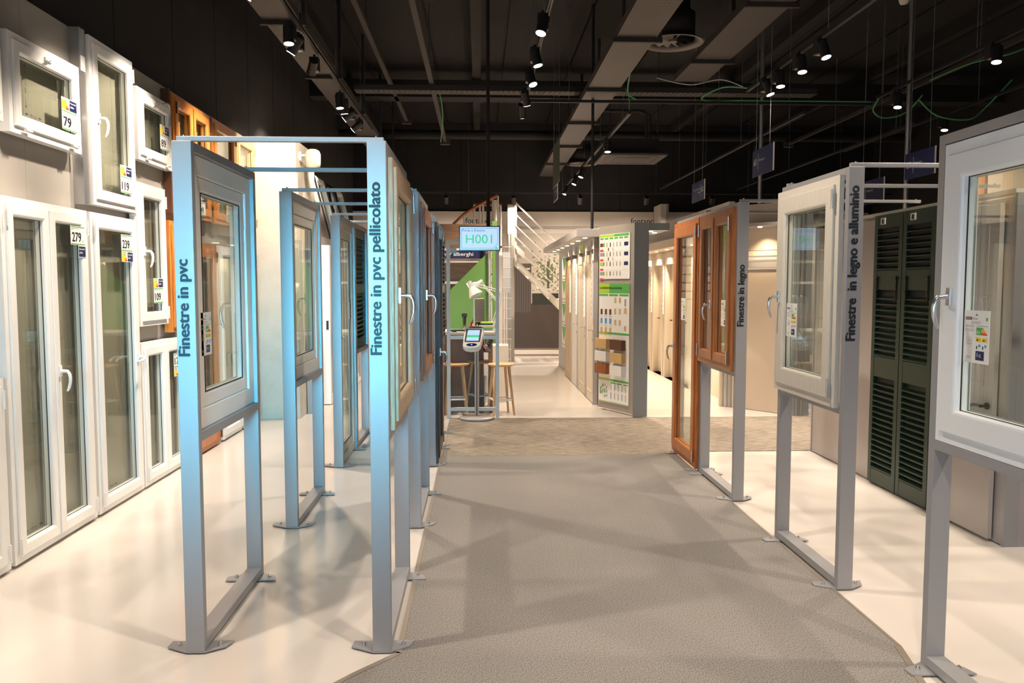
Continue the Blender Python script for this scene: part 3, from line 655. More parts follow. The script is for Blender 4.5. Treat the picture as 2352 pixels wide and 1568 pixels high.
# ------------------------------------------------------------------ info desk zone
t = thing('white_frame', 'white tube frame standing in front of the information desk', 'frame', (-.386, 9.58, 0))
for x in (0, .585): MB().box(x, x+.042, 0, .05, 0, 2.13).build('post', 'white', t, bevel=.002)
for z in (.09, .955, 2.09): MB().box(.0425, .5845, .005, .045, z, z+.04).build('rail', 'white', t)
MB().box(.045, .12, -.004, .0, 1.98, 2.04).build('sticker', 'trim', t)
t = thing('desk', 'information desk with cream top and brown front under the green board', 'desk', (-1.3, 9.95, 0))
MB().box(0, 1.5, 0, .72, .985, 1.02).build('desktop', ['creamdoor'], t, bevel=.003); MB().box(0, 1.5, -.004, 0, .975, .984).build('edge_band', 'brown', t)
MB().box(.02, 1.36, .42, .45, 0, .985).build('front_panel', 'brown', t); MB().box(1.42, 1.47, .05, .68, 0, .985).build('side_panel', 'brown', t); MB().box(.02, .07, .05, .68, 0, .985).build('side_panel', 'brown', t)
t = MB().box(.02, .40, 10.90, 11.28, 0.001, .78).build('drawer_unit', 'creamdoor', None, bevel=.003); tag(t, 'pale low cabinet behind the desk near the green post', 'cabinet')
t = thing('waste_bin', 'grey translucent bin on the floor under the desk behind the stools', 'bin', (-.02, 10.75, 0))
b = MB(); b.lathe([(.11, .002), (.13, .38), (.14, .40), (.13, .40), (.105, .01)], (0, 0, 0), 20); b.build('body', 'greyp', t)
# shelf wall with navy sign and green board
t = thing('shelf_wall', 'brown shelf unit behind the desk with navy header sign', 'shelf', (-1.4, 11.6, 0))
MB().box(0, 1.55, .30, .33, 0, 2.5).build('back_panel', 'midbrown', t)
for z in (.4, 1.1, 1.62, 1.93): MB().box(0, 1.53, 0, .299, z, z+.035).build('shelf', 'white' if z == 1.93 or z == 1.62 else 'midbrown', t)
s = MB().box(.35, 1.50, -.03, -.002, 1.985, 2.095).build('header_sign', 'navy', t)
b = MB().text('Porte per alberghi', (.66, -.031, 2.005), (1, 0, 0), (0, 0, 1), .66, .068, 0, .015); b.build('lettering', 'card', s)
MB().box(.0, 1.53, -.002, .02, 2.10, 2.13).build('shelf', 'white', t)
b = MB(); b.prism([(-.42, 0.0), (.125, 0.0), (.125, 2.06), (-.42, 1.52)], 11.40, 11.43, axis='y')
t = tag(b.build('green_board', 'greenwall'), 'bright green board with slanted top edge behind the desk', 'board')
t = MB().box(.19, .26, 11.36, 11.44, 0, 2.5).build('green_post', 'greenwall', None); tag(t, 'narrow green upright strip right of the green board', 'post')
t = MB().cyl((.15, 11.3, 0), (.15, 11.3, 2.6), .022, n=14).build('steel_pole', 'chrome', None); tag(t, 'polished steel pole beside the green board', 'pole')
t = thing('cable_rack', 'tall chrome rack of thin rods at the right end of the desk', 'rack', (.33, 11.0, 0))
for k in range(4): MB().cyl((k*.035, 0, 0), (k*.035, 0, 2.3), .006, n=8).build('rod', 'chrome', t)
for k in range(14): MB().cyl((-.01, -.008, .3+k*.14), (.115, -.008, .3+k*.14), .005, n=6).build('hook_bar', 'canopy', t)
MB().box(.0, .10, -.01, .03, 1.5, 2.05).build('sleeve', 'canopy', t)
# desk objects
DZ = 1.0205
def pc(name, label, cat, x, y, z=DZ, rz=0): return thing(name, label, cat, (x, y, z), rz)
t = pc('monitor', 'slim computer monitor seen from its edge on the desk', 'monitor', .00, 10.35, DZ, R(74))
MB().box(-.22, .22, -.012, .012, .06, .41).build('panel', 'shell', t, bevel=.003); MB().box(-.215, .215, -.0145, -.012, .065, .405).build('screen', 'blackgloss', t)
b = MB(); b.box(-.1, .1, -.02, .16, .0005, .012); b.tube([(0, .12, .012), (0, .09, .1), (0, .02, .2)], .014); b.build('foot', 'black', t)
t = pc('keyboard', 'black keyboard on the desk in front of the cups', 'keyboard', -.21, 10.17, DZ, R(-8))
MB().box(-.19, .19, -.07, .07, .0005, .018).build('base', 'black', t, bevel=.003)
b = MB()
for i in range(13):
    for j in range(4): b.box(-.178+i*.0275, -.155+i*.0275, -.055+j*.028, -.032+j*.028, .018, .025)
b.build('keys', 'greyp', t)
t = pc('mouse', 'black computer mouse near the left desk edge', 'mouse', -.31, 10.0); b = MB(); b.lathe([(.03, .001), (.033, .012), (.024, .028), (.0, .034)], (0, 0, 0), 16); b.v = [(v[0]*1.1, v[1]*1.5, v[2]) for v in b.v]; b.build('shell', 'black', t)
t = pc('desk_phone', 'black telephone lying at the desk edge behind the kiosk', 'telephone', -.04, 10.02, DZ)
b = MB(); b.prism([(-.06, 0), (.07, 0), (.07, .05), (-.06, .02)], -.12, .12, axis='y') if 0 else b.box(-.09, .09, -.04, .10, .0005, .03); b.build('base', 'black', t, bevel=.004); MB().tube([(-.085, -.02, .045), (-.06, -.02, .055), (.06, -.02, .055), (.085, -.02, .045)], .016).build('handset', 'black', t)
t = pc('barcode_scanner', 'black hand scanner standing upright on the desk', 'scanner', -.19, 10.50); b = MB(); b.lathe([(.05, .001), (.045, .015), (.02, .03), (.018, .10)], (0, 0, 0), 14); b.build('stand', 'black', t)
b = MB(); b.tube([(0, 0, .10), (0, -.01, .15), (0, -.03, .19)], [.022, .026, .034]); b.box(-.035, .035, -.07, .0, .17, .215); b.build('head', 'black', t, bevel=.006)
t = pc('pen_cup', 'orange pen holder with scissors on the desk', 'pen holder', -.055, 10.22); MB().lathe([(.03, .001), (.036, .09), (.033, .09), (.028, .006)], (0, 0, 0), 16).build('cup', 'orange', t)
b = MB(); b.tube([(.01, 0, .02), (.015, 0, .13)], .004); b.tube([(.015+.012*math.cos(a), 0, .148+.016*math.sin(a)) for a in [k*PI/5 for k in range(11)]], .004, 6); b.tube([(-.012+.012*math.cos(a), 0, .150+.016*math.sin(a)) for a in [k*PI/5 for k in range(11)]], .004, 6); b.build('scissors', ['navy'], t)
b = MB()
for k in range(4): b.cyl((-.02+k*.013, .01, .02), (-.026+k*.018, .012, .12+.01*(k % 2)), .0035, n=6)
b.build('pens', 'red', t)
t = pc('highlighter', 'fluorescent pink marker standing beside the orange cup', 'marker', -.115, 10.18); MB().lathe([(.014, .001), (.016, .05), (.010, .085), (.006, .10)], (0, 0, 0), 12).build('body', 'pink', t)
t = pc('box', 'small cardboard box on the desk at the foot of the monitor', 'box', .01, 10.14); MB().box(-.035, .035, -.02, .02, .001, .05).build('carton', 'tan', t)
t = pc('catalogues', 'loose pile of catalogues on the desk behind the monitor', 'papers', .10, 10.35)
for k in range(6): MB().box(-.10+.01*(k % 3), .08+.008*(k % 2), -.1, .1, .001+k*.018, .017+k*.018).build('booklet', ['greyp', 'green', 'tan', 'card', 'black', 'lime'][k], t)
def desk_lamp(label, x, y, flip):
    t = pc('desk_lamp', label, 'lamp', x, y)
    b = MB(); b.cyl((0, 0, .001), (0, 0, .03), .03); b.build('clamp', 'white', t)
    e = (.08, 0, .50) if flip else (.10, .0, .34)
    b = MB()
    for dx in (-.012, .012): b.cyl((dx-.0, 0, .03), (e[0]+dx, 0, e[2]), .006, n=8)
    sh = (-.31, -.02, .60) if flip else (-.14, 0, .62)
    for dz in (-.014, .014): b.cyl((e[0], 0, e[2]+dz), (sh[0], sh[1], sh[2]+dz), .006, n=8)
    b.build('arm', 'white', t)
    b = MB(); p = Vector(sh); d = Vector((.10, -.05, -.20)).normalized() if flip else Vector((-.3, 0, -.2)).normalized()
    b.cyl(p-d*.03, p+d*.05, .028, .034, 14); b.cyl(p+d*.05, p+d*.17, .04, .095, 20, cap=False); b.build('shade', 'shell', t)
desk_lamp('white articulated desk lamp reaching left over the desk', .20, 10.12, True)
desk_lamp('second white articulated lamp folded at the right end of the desk', .165, 10.52, False)
t = thing('cable_bundle', 'tangle of black and red plugs hanging under the right end of the desk', 'cables', (.10, 9.965, .97))
b = MB()
for k in range(7): b.tube([(random.uniform(-.08, .08), -.012, -.0), (random.uniform(-.08, .08), -.03, -.06), (random.uniform(-.07, .07), -.02, -.12), (random.uniform(-.04, .06), -.03, -.2)], .008, 6)
b.build('cables', 'black', t)
for k in range(3): MB().tube([(-.06+.03*k, -.04, -.01), (-.05+.02*k, -.05, -.12), (.02*k, -.045, -.19)], .006, 6).build('wire', ['red', 'greyp', 'cablew'][k], t)
# stools
def stool(x, y, lb, rz=0):
    t = thing('bar_stool', lb, 'stool', (x, y, 0), rz, 'beech stools at the desk')
    MB().lathe([(.0, .60), (.14, .602), (.168, .615), (.17, .628), (.15, .634), (.0, .628)], (0, 0, 0), 28).build('seat', 'beech', t)
    for k in range(4):
        a = PI/4+k*PI/2; c, s = math.cos(a), math.sin(a)
        MB().cyl((c*.19, s*.19, 0), (c*.11, s*.11, .606), .013, .019, 12).build('leg', 'beech', t)
    for k in range(4):
        a0 = PI/4+k*PI/2; a1 = a0+PI/2; r = .168
        MB().tube([(math.cos(a0)*r, math.sin(a0)*r, .19), (math.cos(a1)*r, math.sin(a1)*r, .19)], .011, 8).build('stretcher', 'white', t)
stool(.27, 9.90, 'beech stool at the right end of the desk, nearest the walkway', .25); stool(.02, 10.30, 'beech stool behind the kiosk pole, tucked near the desk', .6)
stool(-.29, 9.98, 'beech stool left of the kiosk pole in front of the desk', .1); stool(-.67, 9.95, 'leftmost beech stool, mostly hidden by the stands', .5)
# touch kiosk
t = thing('touch_kiosk', 'white touch terminal on a grey pole with round base on the carpet edge', 'kiosk', (-.03, 9.50, .006))
MB().lathe([(.0, .002), (.20, .002), (.208, .010), (.206, .026), (.19, .034), (.0, .036)], (0, 0, 0), 40).build('base', 'panelgrey', t)
MB().cyl((0, 0, .036), (0, 0, .90), .026, n=18).build('pole', 'steel', t); MB().box(-.005, .005, -.0275, -.0255, .04, .89).build('groove', 'black', t)
h = link('head', None, t, (-.04, -.03, .945)); h.rotation_euler = (R(-38), R(4), R(14))
b = MB(); b.prism([(-.075, -.11), (-.05, -.135), (0, -.145), (.05, -.135), (.075, -.11), (.085, .09), (.07, .12), (-.07, .12), (-.085, .09)], -.03, .02)
h2 = b.build('shell', 'shell', t, bevel=.01, loc=(-.04, -.03, .945)); h2.rotation_euler = (R(38), R(0), R(-8)); h2.scale = (1.4, 1.4, 1.3); h2.location.z = .965; bpy.data.objects.remove(h)
MB().box(-.066, .066, -.062, .098, .0205, .0225).build('bezel', 'black', h2); MB().box(-.052, .052, -.05, .085, .0228, .0238).build('screen', 'screen', h2); MB().box(-.052, .052, -.008, .02, .024, .0244).build('screen_band', 'scrgreen', h2)
b = MB(); b.prism([(.045*math.cos(a), -.098+.018*math.sin(a)) for a in [k*PI/8 for k in range(16)]], .0205, .022); b.build('button_bar', 'blackgloss', h2); MB().cyl((0, -.098, .0222), (0, -.098, .0235), .007, n=12).build('light', 'led', h2)
# hanging monitor
t = thing('hanging_screen', 'hanging screen on a dark ceiling pole showing Porte e finestre H001', 'screen', (.010, 9.3, 2.14))
MB().box(-.236, .236, 0, .045, -.142, .142).build('housing', 'blackgloss', t, bevel=.004); MB().box(-.224, .224, -.0015, -.0005, -.130, .130).build('display', 'screen', t)
b = MB(); q = -.003
for a, c, d, e in ((-.235, -.228, -.13, .13), (-.235, .235, .123, .13), (.228, .235, -.07, .13), (-.235, .17, -.13, -.123)): b.geo([(a, q, d), (c, q, d), (c, q, e), (a, q, e)], [(0, 1, 2, 3)], 0)
b.geo([(.17, q, -.13), (.178, q, -.13), (.235, q, -.07), (.228, q, -.066)], [(0, 1, 2, 3)], 0)
b.geo([(.19, q, -.135), (.24, q, -.135), (.215, q, -.105)], [(0, 1, 2)], 1)
b.text('Porte e finestre', (-.222, q, .085), (1, 0, 0), (0, 0, 1), .29, .034, 2, .005); b.text('H001', (-.175, q, -.065), (1, 0, 0), (0, 0, 1), .335, .112, 1, .002)
b.v = [(v[0]*.90, v[1], v[2]*.90) for v in b.v]
b.build('screen_print', ['scrwhite', 'scrgreen', 'scrtext'], t)
MB().cyl((.100, .07, -.05), (.100, .07, 3.05), .022, n=14).build('ceiling_pole', 'beamdark', t); MB().box(.05, .15, .0455, .06, -.06, .06).build('mount', 'black', t)

# ------------------------------------------------------------------ stairs at the back
t = struct(MB().box(.60, .74, 16.72, 16.95, 0, 3.27).build('trim_3', 'boardgrey'))
t = thing('open_stair', 'cream open stair with parallel rails descending to the right at the back', 'stair', (.76, 16.6, 0))
x0, z0_, x1, z1_ = 0, 2.10, 2.05, .10
sl = (z1_-z0_)/(x1-x0)
for yy in (0.0, .62):
    b = MB(); b.prism([(0, 2.02), (0, 2.16), (2.02, .16), (2.02, .02)], yy, yy+.03, axis='y'); b.build('stringer', 'cream', t)
for k in range(9): MB().box(.08+k*.22, .30+k*.22, .03, .62, 1.93-k*.215, 1.96-k*.215).build('tread', 'cream', t)
MB().box(-.04, .18, -.01, .65, 2.16, 2.42).build('landing', 'cream', t)
MB().box(-.02, .02, -.03, .0, 2.1, 3.30).build('newel_post', 'white', t); MB().box(.98, 1.02, -.03, .0, 1.08, 2.35).build('baluster', 'white', t); MB().box(1.9, 1.94, -.03, 0, .1, 1.4).build('baluster', 'white', t)
for k in range(5):
    zt = 3.30-k*.23
    b = MB(); hw = .022 if k == 0 else .011
    b.prism([(-.02, zt-hw), (-.02, zt+hw), (2.0, zt+hw-1.93), (2.0, zt-hw-1.93)], -.06, -.032, axis='y'); b.build('rail', 'white', t)
# spiral stair behind the screen
t = thing('spiral_stair', 'spiral stair with brown handrail and white balusters behind the hanging screen', 'stair', (.28, 14.3, 0))
MB().cyl((0, 0, 0), (0, 0, 3.1), .05, n=16).build('centre_post', 'white', t)
pts = []
for k in range(5, 12):
    a = R(185+(k-7)*22); zt = .58+k*.15; r = .80
    MB().prism([(0.03*math.cos(a), .03*math.sin(a)), (r*math.cos(a-.14), r*math.sin(a-.14)), (r*math.cos(a+.14), r*math.sin(a+.14))], zt, zt+.03).build('tread', 'mahog', t)
    MB().cyl((r*math.cos(a), r*math.sin(a), zt), (r*math.cos(a), r*math.sin(a), zt+.85), .016, n=8).build('baluster', 'white', t)
    pts.append((r*math.cos(a), r*math.sin(a), zt+.87))
MB().tube(pts, .026, 8).build('handrail', 'mahog', t)
b = MB()
for x in (-.36, -.2, .0, .12): MB().cyl((x, .5, 2.2), (x, .5, 3.06), .02, n=8).build('baluster', 'white', t)
MB().tube([(-.38, .5, 3.07), (.14, .5, 3.07)], .024, 8).build('handrail', 'mahog', t)
MB().box(-.42, .2, .46, .9, 2.15, 2.2).build('landing', 'white', t)
# mural and logo
t = thing('mural', 'large printed wall picture of a dim room and a garden tree', 'wall picture', (.80, 18.11, .14))
MB().box(0, 1.4, 0, .012, .04, 2.62).build('picture', 'mural', t, loc=(0, 0, 0)); 
MB().ring(-.10, 1.5, -.10, 2.72, [(0, -.004), (.098, -.004), (.098, .012), (0, .012)]).build('border', 'backwhite', t)
b = MB().text('MODELLO', (.72, -.006, 2.42), (1, 0, 0), (0, 0, 1), .22, .04, 0); b.text('pop', (.72, -.006, 2.24), (1, 0, 0), (0, 0, 1), .22, .13, 0); b.build('lettering', 'white', t)
t = thing('wall_lettering', 'small grey web address www.fontanot.it on the back wall band', 'lettering', (.86, 18.115, 3.05)); MB().text('www.fontanot.it', (0, 0, 0), (1, 0, 0), (0, 0, 1), .45, .06, 0).build('letters', 'greyp', t)
t = thing('wall_lettering', 'grey fontanot lettering on the back wall above the door displays', 'lettering', (3.43, 18.115, 2.98)); MB().text('fontanot', (0, 0, 0), (1, 0, 0), (0, 0, 1), .60, .13, 0, .01).build('letters', 'ink', t)
t = thing('wall_lettering', 'grey fontanot lettering on the back wall behind the spiral stair', 'lettering', (-.30, 18.115, 2.98)); MB().text('fontanot', (0, 0, 0), (1, 0, 0), (0, 0, 1), .60, .13, 0, .01).build('letters', 'ink', t)

# ------------------------------------------------------------------ door gallery right of the walkway
gx = 1.53
gw = struct(MB().box(gx+.06, gx+.14, 10.42, 15.9, 0, 2.36).build('wall_gallery', 'canopy'))
def downlight(parent, x, y, z, power=6):
    MB().cyl((x, y, z), (x, y, z+.006), .028, n=16).build('downlight', 'downl', parent)
    l = bpy.data.lights.new('lamp', 'SPOT'); l.energy = power; l.color = (1, .76, .50); l.spot_size = R(120); l.spot_blend = .8; l.shadow_soft_size = .03
    o = bpy.data.objects.new('lamp', l); C.objects.link(o); o.parent = parent; o.location = (x, y, z-.01)
can = thing('canopy', 'light grey canopy with downlights above the left facing door row', 'canopy', (gx, 10.42, 2.23))
MB().box(-.26, .06, 0, 5.4, 0, .10).build('box', 'canopy', can, bevel=.002)
for k in range(7): downlight(can, -.12, .25+k*.72, -.008, 36)
def display_door(x, ya, yb, label, mt, face=-1, style=0, code=None, h=2.02):
    W = yb-ya
    t = thing('display_door', label, 'door', (x, yb, 0), R(-90))
    MB().box(.0, .035, -.01, .05, 0, h+.06).build('jamb', 'canopy', t); MB().box(W-.035, W, -.01, .05, 0, h+.06).build('jamb', 'canopy', t)
    lf = MB().box(.04, W-.04, 0, .04, .01, h).build('leaf', mt, t, bevel=.002)
    if style == 0:
        MB().ring(.12, W-.12, .14, h-.10, [(0, -.006), (.012, -.006), (.018, 0), (0, 0)]).build('moulding', mt, t)
    if style == 2:
        MB().box(W*.35, W*.62, -.003, 0, .86, 1.02).build('pull_plate', 'steel', t); MB().ring(.12, W-.12, .14, h-.10, [(0, -.004), (.008, -.004), (.012, 0), (0, 0)]).build('moulding', mt, t)
    else:
        b = MB(); b.cyl((W-.10, 0, 1.0), (W-.10, -.045, 1.0), .009, n=10); b.tube([(W-.10, -.045, 1.0), (W-.16, -.05, 1.0), (W-.22, -.048, .995)], .009); b.cyl((W-.10, 0, 1.0), (W-.10, -.008, 1.0), .025, n=14); b.cyl((W-.10, 0, .87), (W-.10, -.008, .87), .022, n=14)
        b.build('handle', 'chrome', t)
    MB().box(.0, W, -.008, .05, h+.065, 2.228).build('header', 'canopy', t)
    if code:
        s = MB().box(W*.22, W*.78, -.014, -.009, h+.075, 2.20).build('code_plate', code[1], t)
        MB().text(code[0], (W*.34, -.0150, h+.10), (1, 0, 0), (0, 0, 1), W*.30, .07, 0, .01).build('lettering', 'card', s)
    b = MB(); b.box(W-.032, W-.004, -.035, -.012, 1.15, 1.93); b.build('info_strip', 'card', t)
    b = MB()
    for k in range(9): b.box(W-.030, W-.006, -.0365, -.0352, 1.2+k*.08, 1.24+k*.08)
    b.build('print', 'purple', t)
    return t
display_door(gx, 10.60, 11.36, 'plain cream display door nearest the poster totem', 'creamdoor', code=('97', 'boardgrey'))
display_door(gx, 11.42, 12.30, 'cream display door under the lime number plate', 'creamdoor', code=('96', 'lime'))
display_door(gx, 12.36, 13.14, 'white display door under the lilac number plate', 'white', style=1, code=('95', 'purple'))
display_door(gx, 13.20, 14.10, 'oak coloured display door with square pull plate', 'oakdoor', style=2, code=('94', 'boardgrey'))
for k in range(4):
    t = thing('door_poster', 'white poster with green corner ending the door row, %s from the top' % ('first', 'second', 'third', 'fourth')[k], 'poster', (gx+.03, 15.0, 1.72-k*.42), R(-90))
    MB().box(0, .82, 0, .012, 0, .40).build('sheet', 'card', t)
    b = MB(); b.geo([(.02, -.002, .38), (.75, -.002, .38), (.3, -.002, .12)], [(0, 2, 1)], 0); b.geo([(.05, -.002, .04), (.5, -.002, .04), (.5, -.002, .06), (.05, -.002, .06)], [(0, 1, 2, 3)], 1); b.geo([(.6, -.002, .04), (.78, -.002, .04), (.78, -.002, .30), (.6, -.002, .30)], [(0, 1, 2, 3)], 2)
    b.build('print', ['green', 'greyp', 'brownp'], t)
# poster totem
P0 = Vector((1.878, 9.583)); P1 = Vector((1.541, 10.287)); dv = (P1-P0); LW = dv.length; ang = math.atan2(dv.y, dv.x)
t = thing('poster_totem', 'grey totem with two door catalogue posters and wood samples at the carpet end', 'display board', (P1.x, P1.y, 0), ang+PI)
MB().prism([(0, 0), (LW, 0), (LW+.045, .10), (.05, .105)], .03, 2.345).build('body', 'boardgrey', t)
MB().prism([(LW+.003, .001), (LW+.048, .101), (LW+.112, .101-.055), (LW+.0, .0)], .0, .01).build('plinth', 'gasket', t) if 0 else None
# camera-side blue grey flank
MB().prism([(LW+.001, -.006), (LW+.049, .098), (LW+.10, .12), (LW+.052, -.058)], .01, 2.345).build('flank', 'bluegrey', t)
def zz(py): return 1.6-(py-655)/1840*9.9
pst = MB().box(.035, LW-.10, -.012, -.001, 1.68, 2.24).build('poster', 'card', t)
b = MB(); q = -.0135; PW = LW-.135; u0 = .035
def pr(a, c, d, e, mi): b.geo([(u0+PW*a, q, d), (u0+PW*c, q, d), (u0+PW*c, q, e), (u0+PW*a, q, e)], [(0, 1, 2, 3)], mi)
mats = ['green', 'lime', 'ink', 'tan', 'navy', 'red', 'purple', 'greyp', 'cyan', 'brownp']
pr(.0, .5, 2.205, 2.235, 1); pr(.5, .97, 2.205, 2.235, 0)
for k in range(6): pr(.02+k*.16, .14+k*.16, 2.175, 2.195, 0)
for r_ in range(4):
    zt = 2.13-r_*.12
    pr(.02, .12, zt-.045, zt, (9, 6, 1, 7)[r_]); pr(.13, .17, zt-.045, zt, 0); pr(.02, .13, zt-.105, zt-.08, 5); pr(.0, .95, zt+.018, zt+.0195, 7)
    for c_ in range(5): pr(.24+c_*.11, .27+c_*.11, zt-.05, zt+.005, (3, 9, 3, 7, 7)[c_])
    if r_ < 2: pr(.29, .32, zt-.10, zt-.06, 9); pr(.44, .47, zt-.10, zt-.06, 3)
    if r_ < 3: pr(.82, .95, zt-.045, zt, 4)
b.build('print', mats, pst)
pst = MB().box(.035, LW-.10, -.012, -.001, .115, 1.62).build('poster', 'card', t)
b = MB()
pr(0, .35, 1.50, 1.62, 1); pr(.35, 1, 1.50, 1.62, 0)
b.text('La scelta facile delle porte da interno', (u0+.01, q-.001, 1.545), (1, 0, 0), (0, 0, 1), PW*.75, .04, 2, .012)
for k in range(3): pr(.0+k*.34, .30+k*.34, 1.465, 1.49, 0)
for r_ in range(3):
    for c_ in range(3): pr(.05+c_*.15, .12+c_*.15, 1.23-r_*.115, 1.30-r_*.115, (9, 8, 3)[r_]); pr(.03+c_*.15, .135+c_*.15, 1.205-r_*.115, 1.21-r_*.115, 7)
    for c_ in range(2): pr(.52+c_*.15, .58+c_*.15, 1.38-r_*.14, 1.45-r_*.14, (3, 3, 3)[r_])
pr(.85, .90, 1.34, 1.43, 7); pr(.84, .92, 1.25, 1.32, 3); pr(.84, .90, 1.04, 1.10, 3)
pr(0, .3, .985, 1.01, 1); pr(.3, 1, .985, 1.01, 0); pr(0, .4, .395, .42, 1); pr(.4, 1, .395, .42, 0); pr(0, .4, .12, .128, 1); pr(.4, 1, .12, .128, 0)
for c_ in range(5):
    for r_ in range(2): pr(.42+c_*.12, .44+c_*.12, .17+r_*.11, .25+r_*.11, 8 if (c_+r_) % 3 == 0 else 7)
for c_ in range(3): pr(.4+c_*.22, .58+c_*.2, .365, .38, 0)
for k in range(26):
    a = .03+random.random()*.26; d_ = .16+random.random()*.16; pr(a, a+.025, d_, d_+.03, random.choice([0, 7, 7, 0]))
b.build('print', mats, pst)
for r_, row in enumerate((('tan', 'brownp'), ('card', 'tan'), ('teak2', 'card'))):
    for c_, mt in enumerate(row):
        z = .80-r_*.16; u = .03+c_*.33
        s = MB().box(u, u+.25, -.075, -.0125, z, z+.125).build('wood_sample', mt, t, bevel=.001)
# canopy and door row of the right hand gallery
can = thing('canopy', 'dark grey canopy edge reaching right from the poster totem', 'canopy', (2.0, 9.60, 2.26)); MB().box(0, .29, 0, .9, 0, .085).build('box', 'bluegrey', can); 
for k in range(2): downlight(can, .10+k*.10, .18+k*.25, -.008, 20)
gy = 3.33
struct(MB().box(gy+.07, gy+.16, 10.6, 17.9, 0, 2.32).build('wall_gallery_right', 'creamdoor'))
can = thing('canopy', 'beige canopy with downlights over the far right door row', 'canopy', (gy, 10.6, 2.20)); MB().box(-.32, .07, 0, 7.2, 0, .13).build('box', 'beige', can)
for k in range(8): downlight(can, -.15, .5+k*.8, -.008, 95)
for i, (a, c) in enumerate(((14.9, 15.9), (13.95, 14.85), (13.0, 13.9), (12.1, 12.95))):
    t = thing('display_door', 'cream door in deep casing in the far right row, %s from the left' % ('first', 'second', 'third', 'fourth')[i], 'door', (gy, c, 0), R(-90)); W = c-a
    MB().ring(0, W, -.10, 2.06, [(0, -.10), (.10, -.10), (.10, .06), (0, .06)]).build('casing', 'creamdoor', t)
    MB().box(.10, W-.10, .0, .04, .01, 1.96).build('leaf', 'creamdoor', t)
    b = MB(); b.cyl((.22, 0, 1.0), (.22, -.045, 1.0), .009, n=8); b.tube([(.22, -.045, 1.0), (.33, -.045, 1.0)], .009); b.build('handle', 'bronze', t)
    MB().box(.0, .035, -.13, -.105, 1.1, 1.95).build('info_strip', 'card', t)
    b = MB()
    for k in range(9): b.box(.004, .031, -.1315, -.1302, 1.13+k*.09, 1.17+k*.09)
    b.build('print', 'purple', t)
t = MB().box(gy+.02, gy+.10, 10.7, 17.8, 2.331, 2.72).build('header_wall', 'backwhite', None); tag(t, 'pinkish white header board above the far right door row', 'board')
t = thing('return_wall', 'tall white return board at the right end of the back wall', 'board', (3.95, 17.4, 0)); MB().box(.0, .12, 0, .7, 0, 3.36).build('panel', 'backwhite', t); MB().box(.12, .17, -.02, .7, 0, 3.36).build('edge', 'boardgrey', t)
# profile bundle, big beige panel, dark column
t = thing('profile_column', 'column of bundled aluminium profiles in front of the far door row', 'column', (3.26, 10.38, 0))
for k, (dx, dy, r_, m_) in enumerate(((-.05, .06, .035, 'creamdoor'), (-.005, .0, .03, 'steel'), (.035, -.03, .03, 'canopy'), (.085, -.06, .034, 'creamdoor'), (.11, .02, .03, 'canopy'))):
    MB().cyl((dx, dy, .001), (dx, dy, 2.2), r_, n=12).build('profile', m_, t)
t = thing('sloping_door_wall', 'large smooth beige door wall right of the profile column', 'wall panel', (3.40, 10.22, 0), math.atan2(9.66-10.22, 3.83-3.40))
MB().box(0, .72, 0, .06, .005, 1.80).build('panel', 'beige', t); MB().box(0, .72, -.02, .06, 1.82, 1.90).build('ledge', 'canopy', t); MB().box(0, .72, -.03, .06, 1.92, 1.95).build('ledge', 'creamdoor', t); MB().box(0, .72, -.03, .06, 1.97, 2.03).build('ledge', 'creamdoor', t); MB().box(0, .72, .0, .06, 2.04, 2.32).build('header', 'beige', t)
MB().box(0, .72, -.32, .06, 2.321, 2.36).build('canopy', 'canopy', t); MB().box(0, .72, -.02, .06, 2.361, 2.62).build('fascia', 'beige', t)
downlight(t, .35, -.18, 2.312, 40)
t = thing('dark_column', 'dark grey steel column with silver edge strips between the beige wall and the partition', 'column', (3.84, 9.60, 0)); MB().box(0, .20, 0, .2, 0, 2.6).build('core', 'bluegrey', t)
for x in (.03, .09): MB().box(x, x+.02, -.015, -.001, 0, 2.6).build('strip', 'steel', t)

# ------------------------------------------------------------------ overhead services
def tray(x0, x1, y0, y1, z, label):
    t = thing('cable_tray', label, 'cable tray', ((x0+x1)/2, y0, z)); w = (x1-x0)/2; L = y1-y0
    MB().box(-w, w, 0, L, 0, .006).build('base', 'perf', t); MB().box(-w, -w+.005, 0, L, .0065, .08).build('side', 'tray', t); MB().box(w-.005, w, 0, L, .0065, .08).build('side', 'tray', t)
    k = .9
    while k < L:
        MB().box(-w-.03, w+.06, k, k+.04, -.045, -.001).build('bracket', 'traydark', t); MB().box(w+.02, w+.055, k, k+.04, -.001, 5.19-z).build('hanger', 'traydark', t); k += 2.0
    return t
tray(1.34, 1.73, -1, 17.9, 4.0, 'wide perforated cable tray above the right side of the aisle')
tray(2.64, 3.08, -1, 10.95, 4.35, 'perforated cable tray above the right stands, right of the round diffuser')
tray(-2.05, -1.70, -1, 17.6, 4.12, 'perforated cable tray along the left wall above the spotlights')
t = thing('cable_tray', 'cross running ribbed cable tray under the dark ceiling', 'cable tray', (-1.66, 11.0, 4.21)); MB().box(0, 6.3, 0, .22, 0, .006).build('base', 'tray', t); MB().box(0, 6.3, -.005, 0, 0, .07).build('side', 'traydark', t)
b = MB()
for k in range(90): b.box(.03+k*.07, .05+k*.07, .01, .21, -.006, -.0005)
b.build('slots', 'traydark', t)
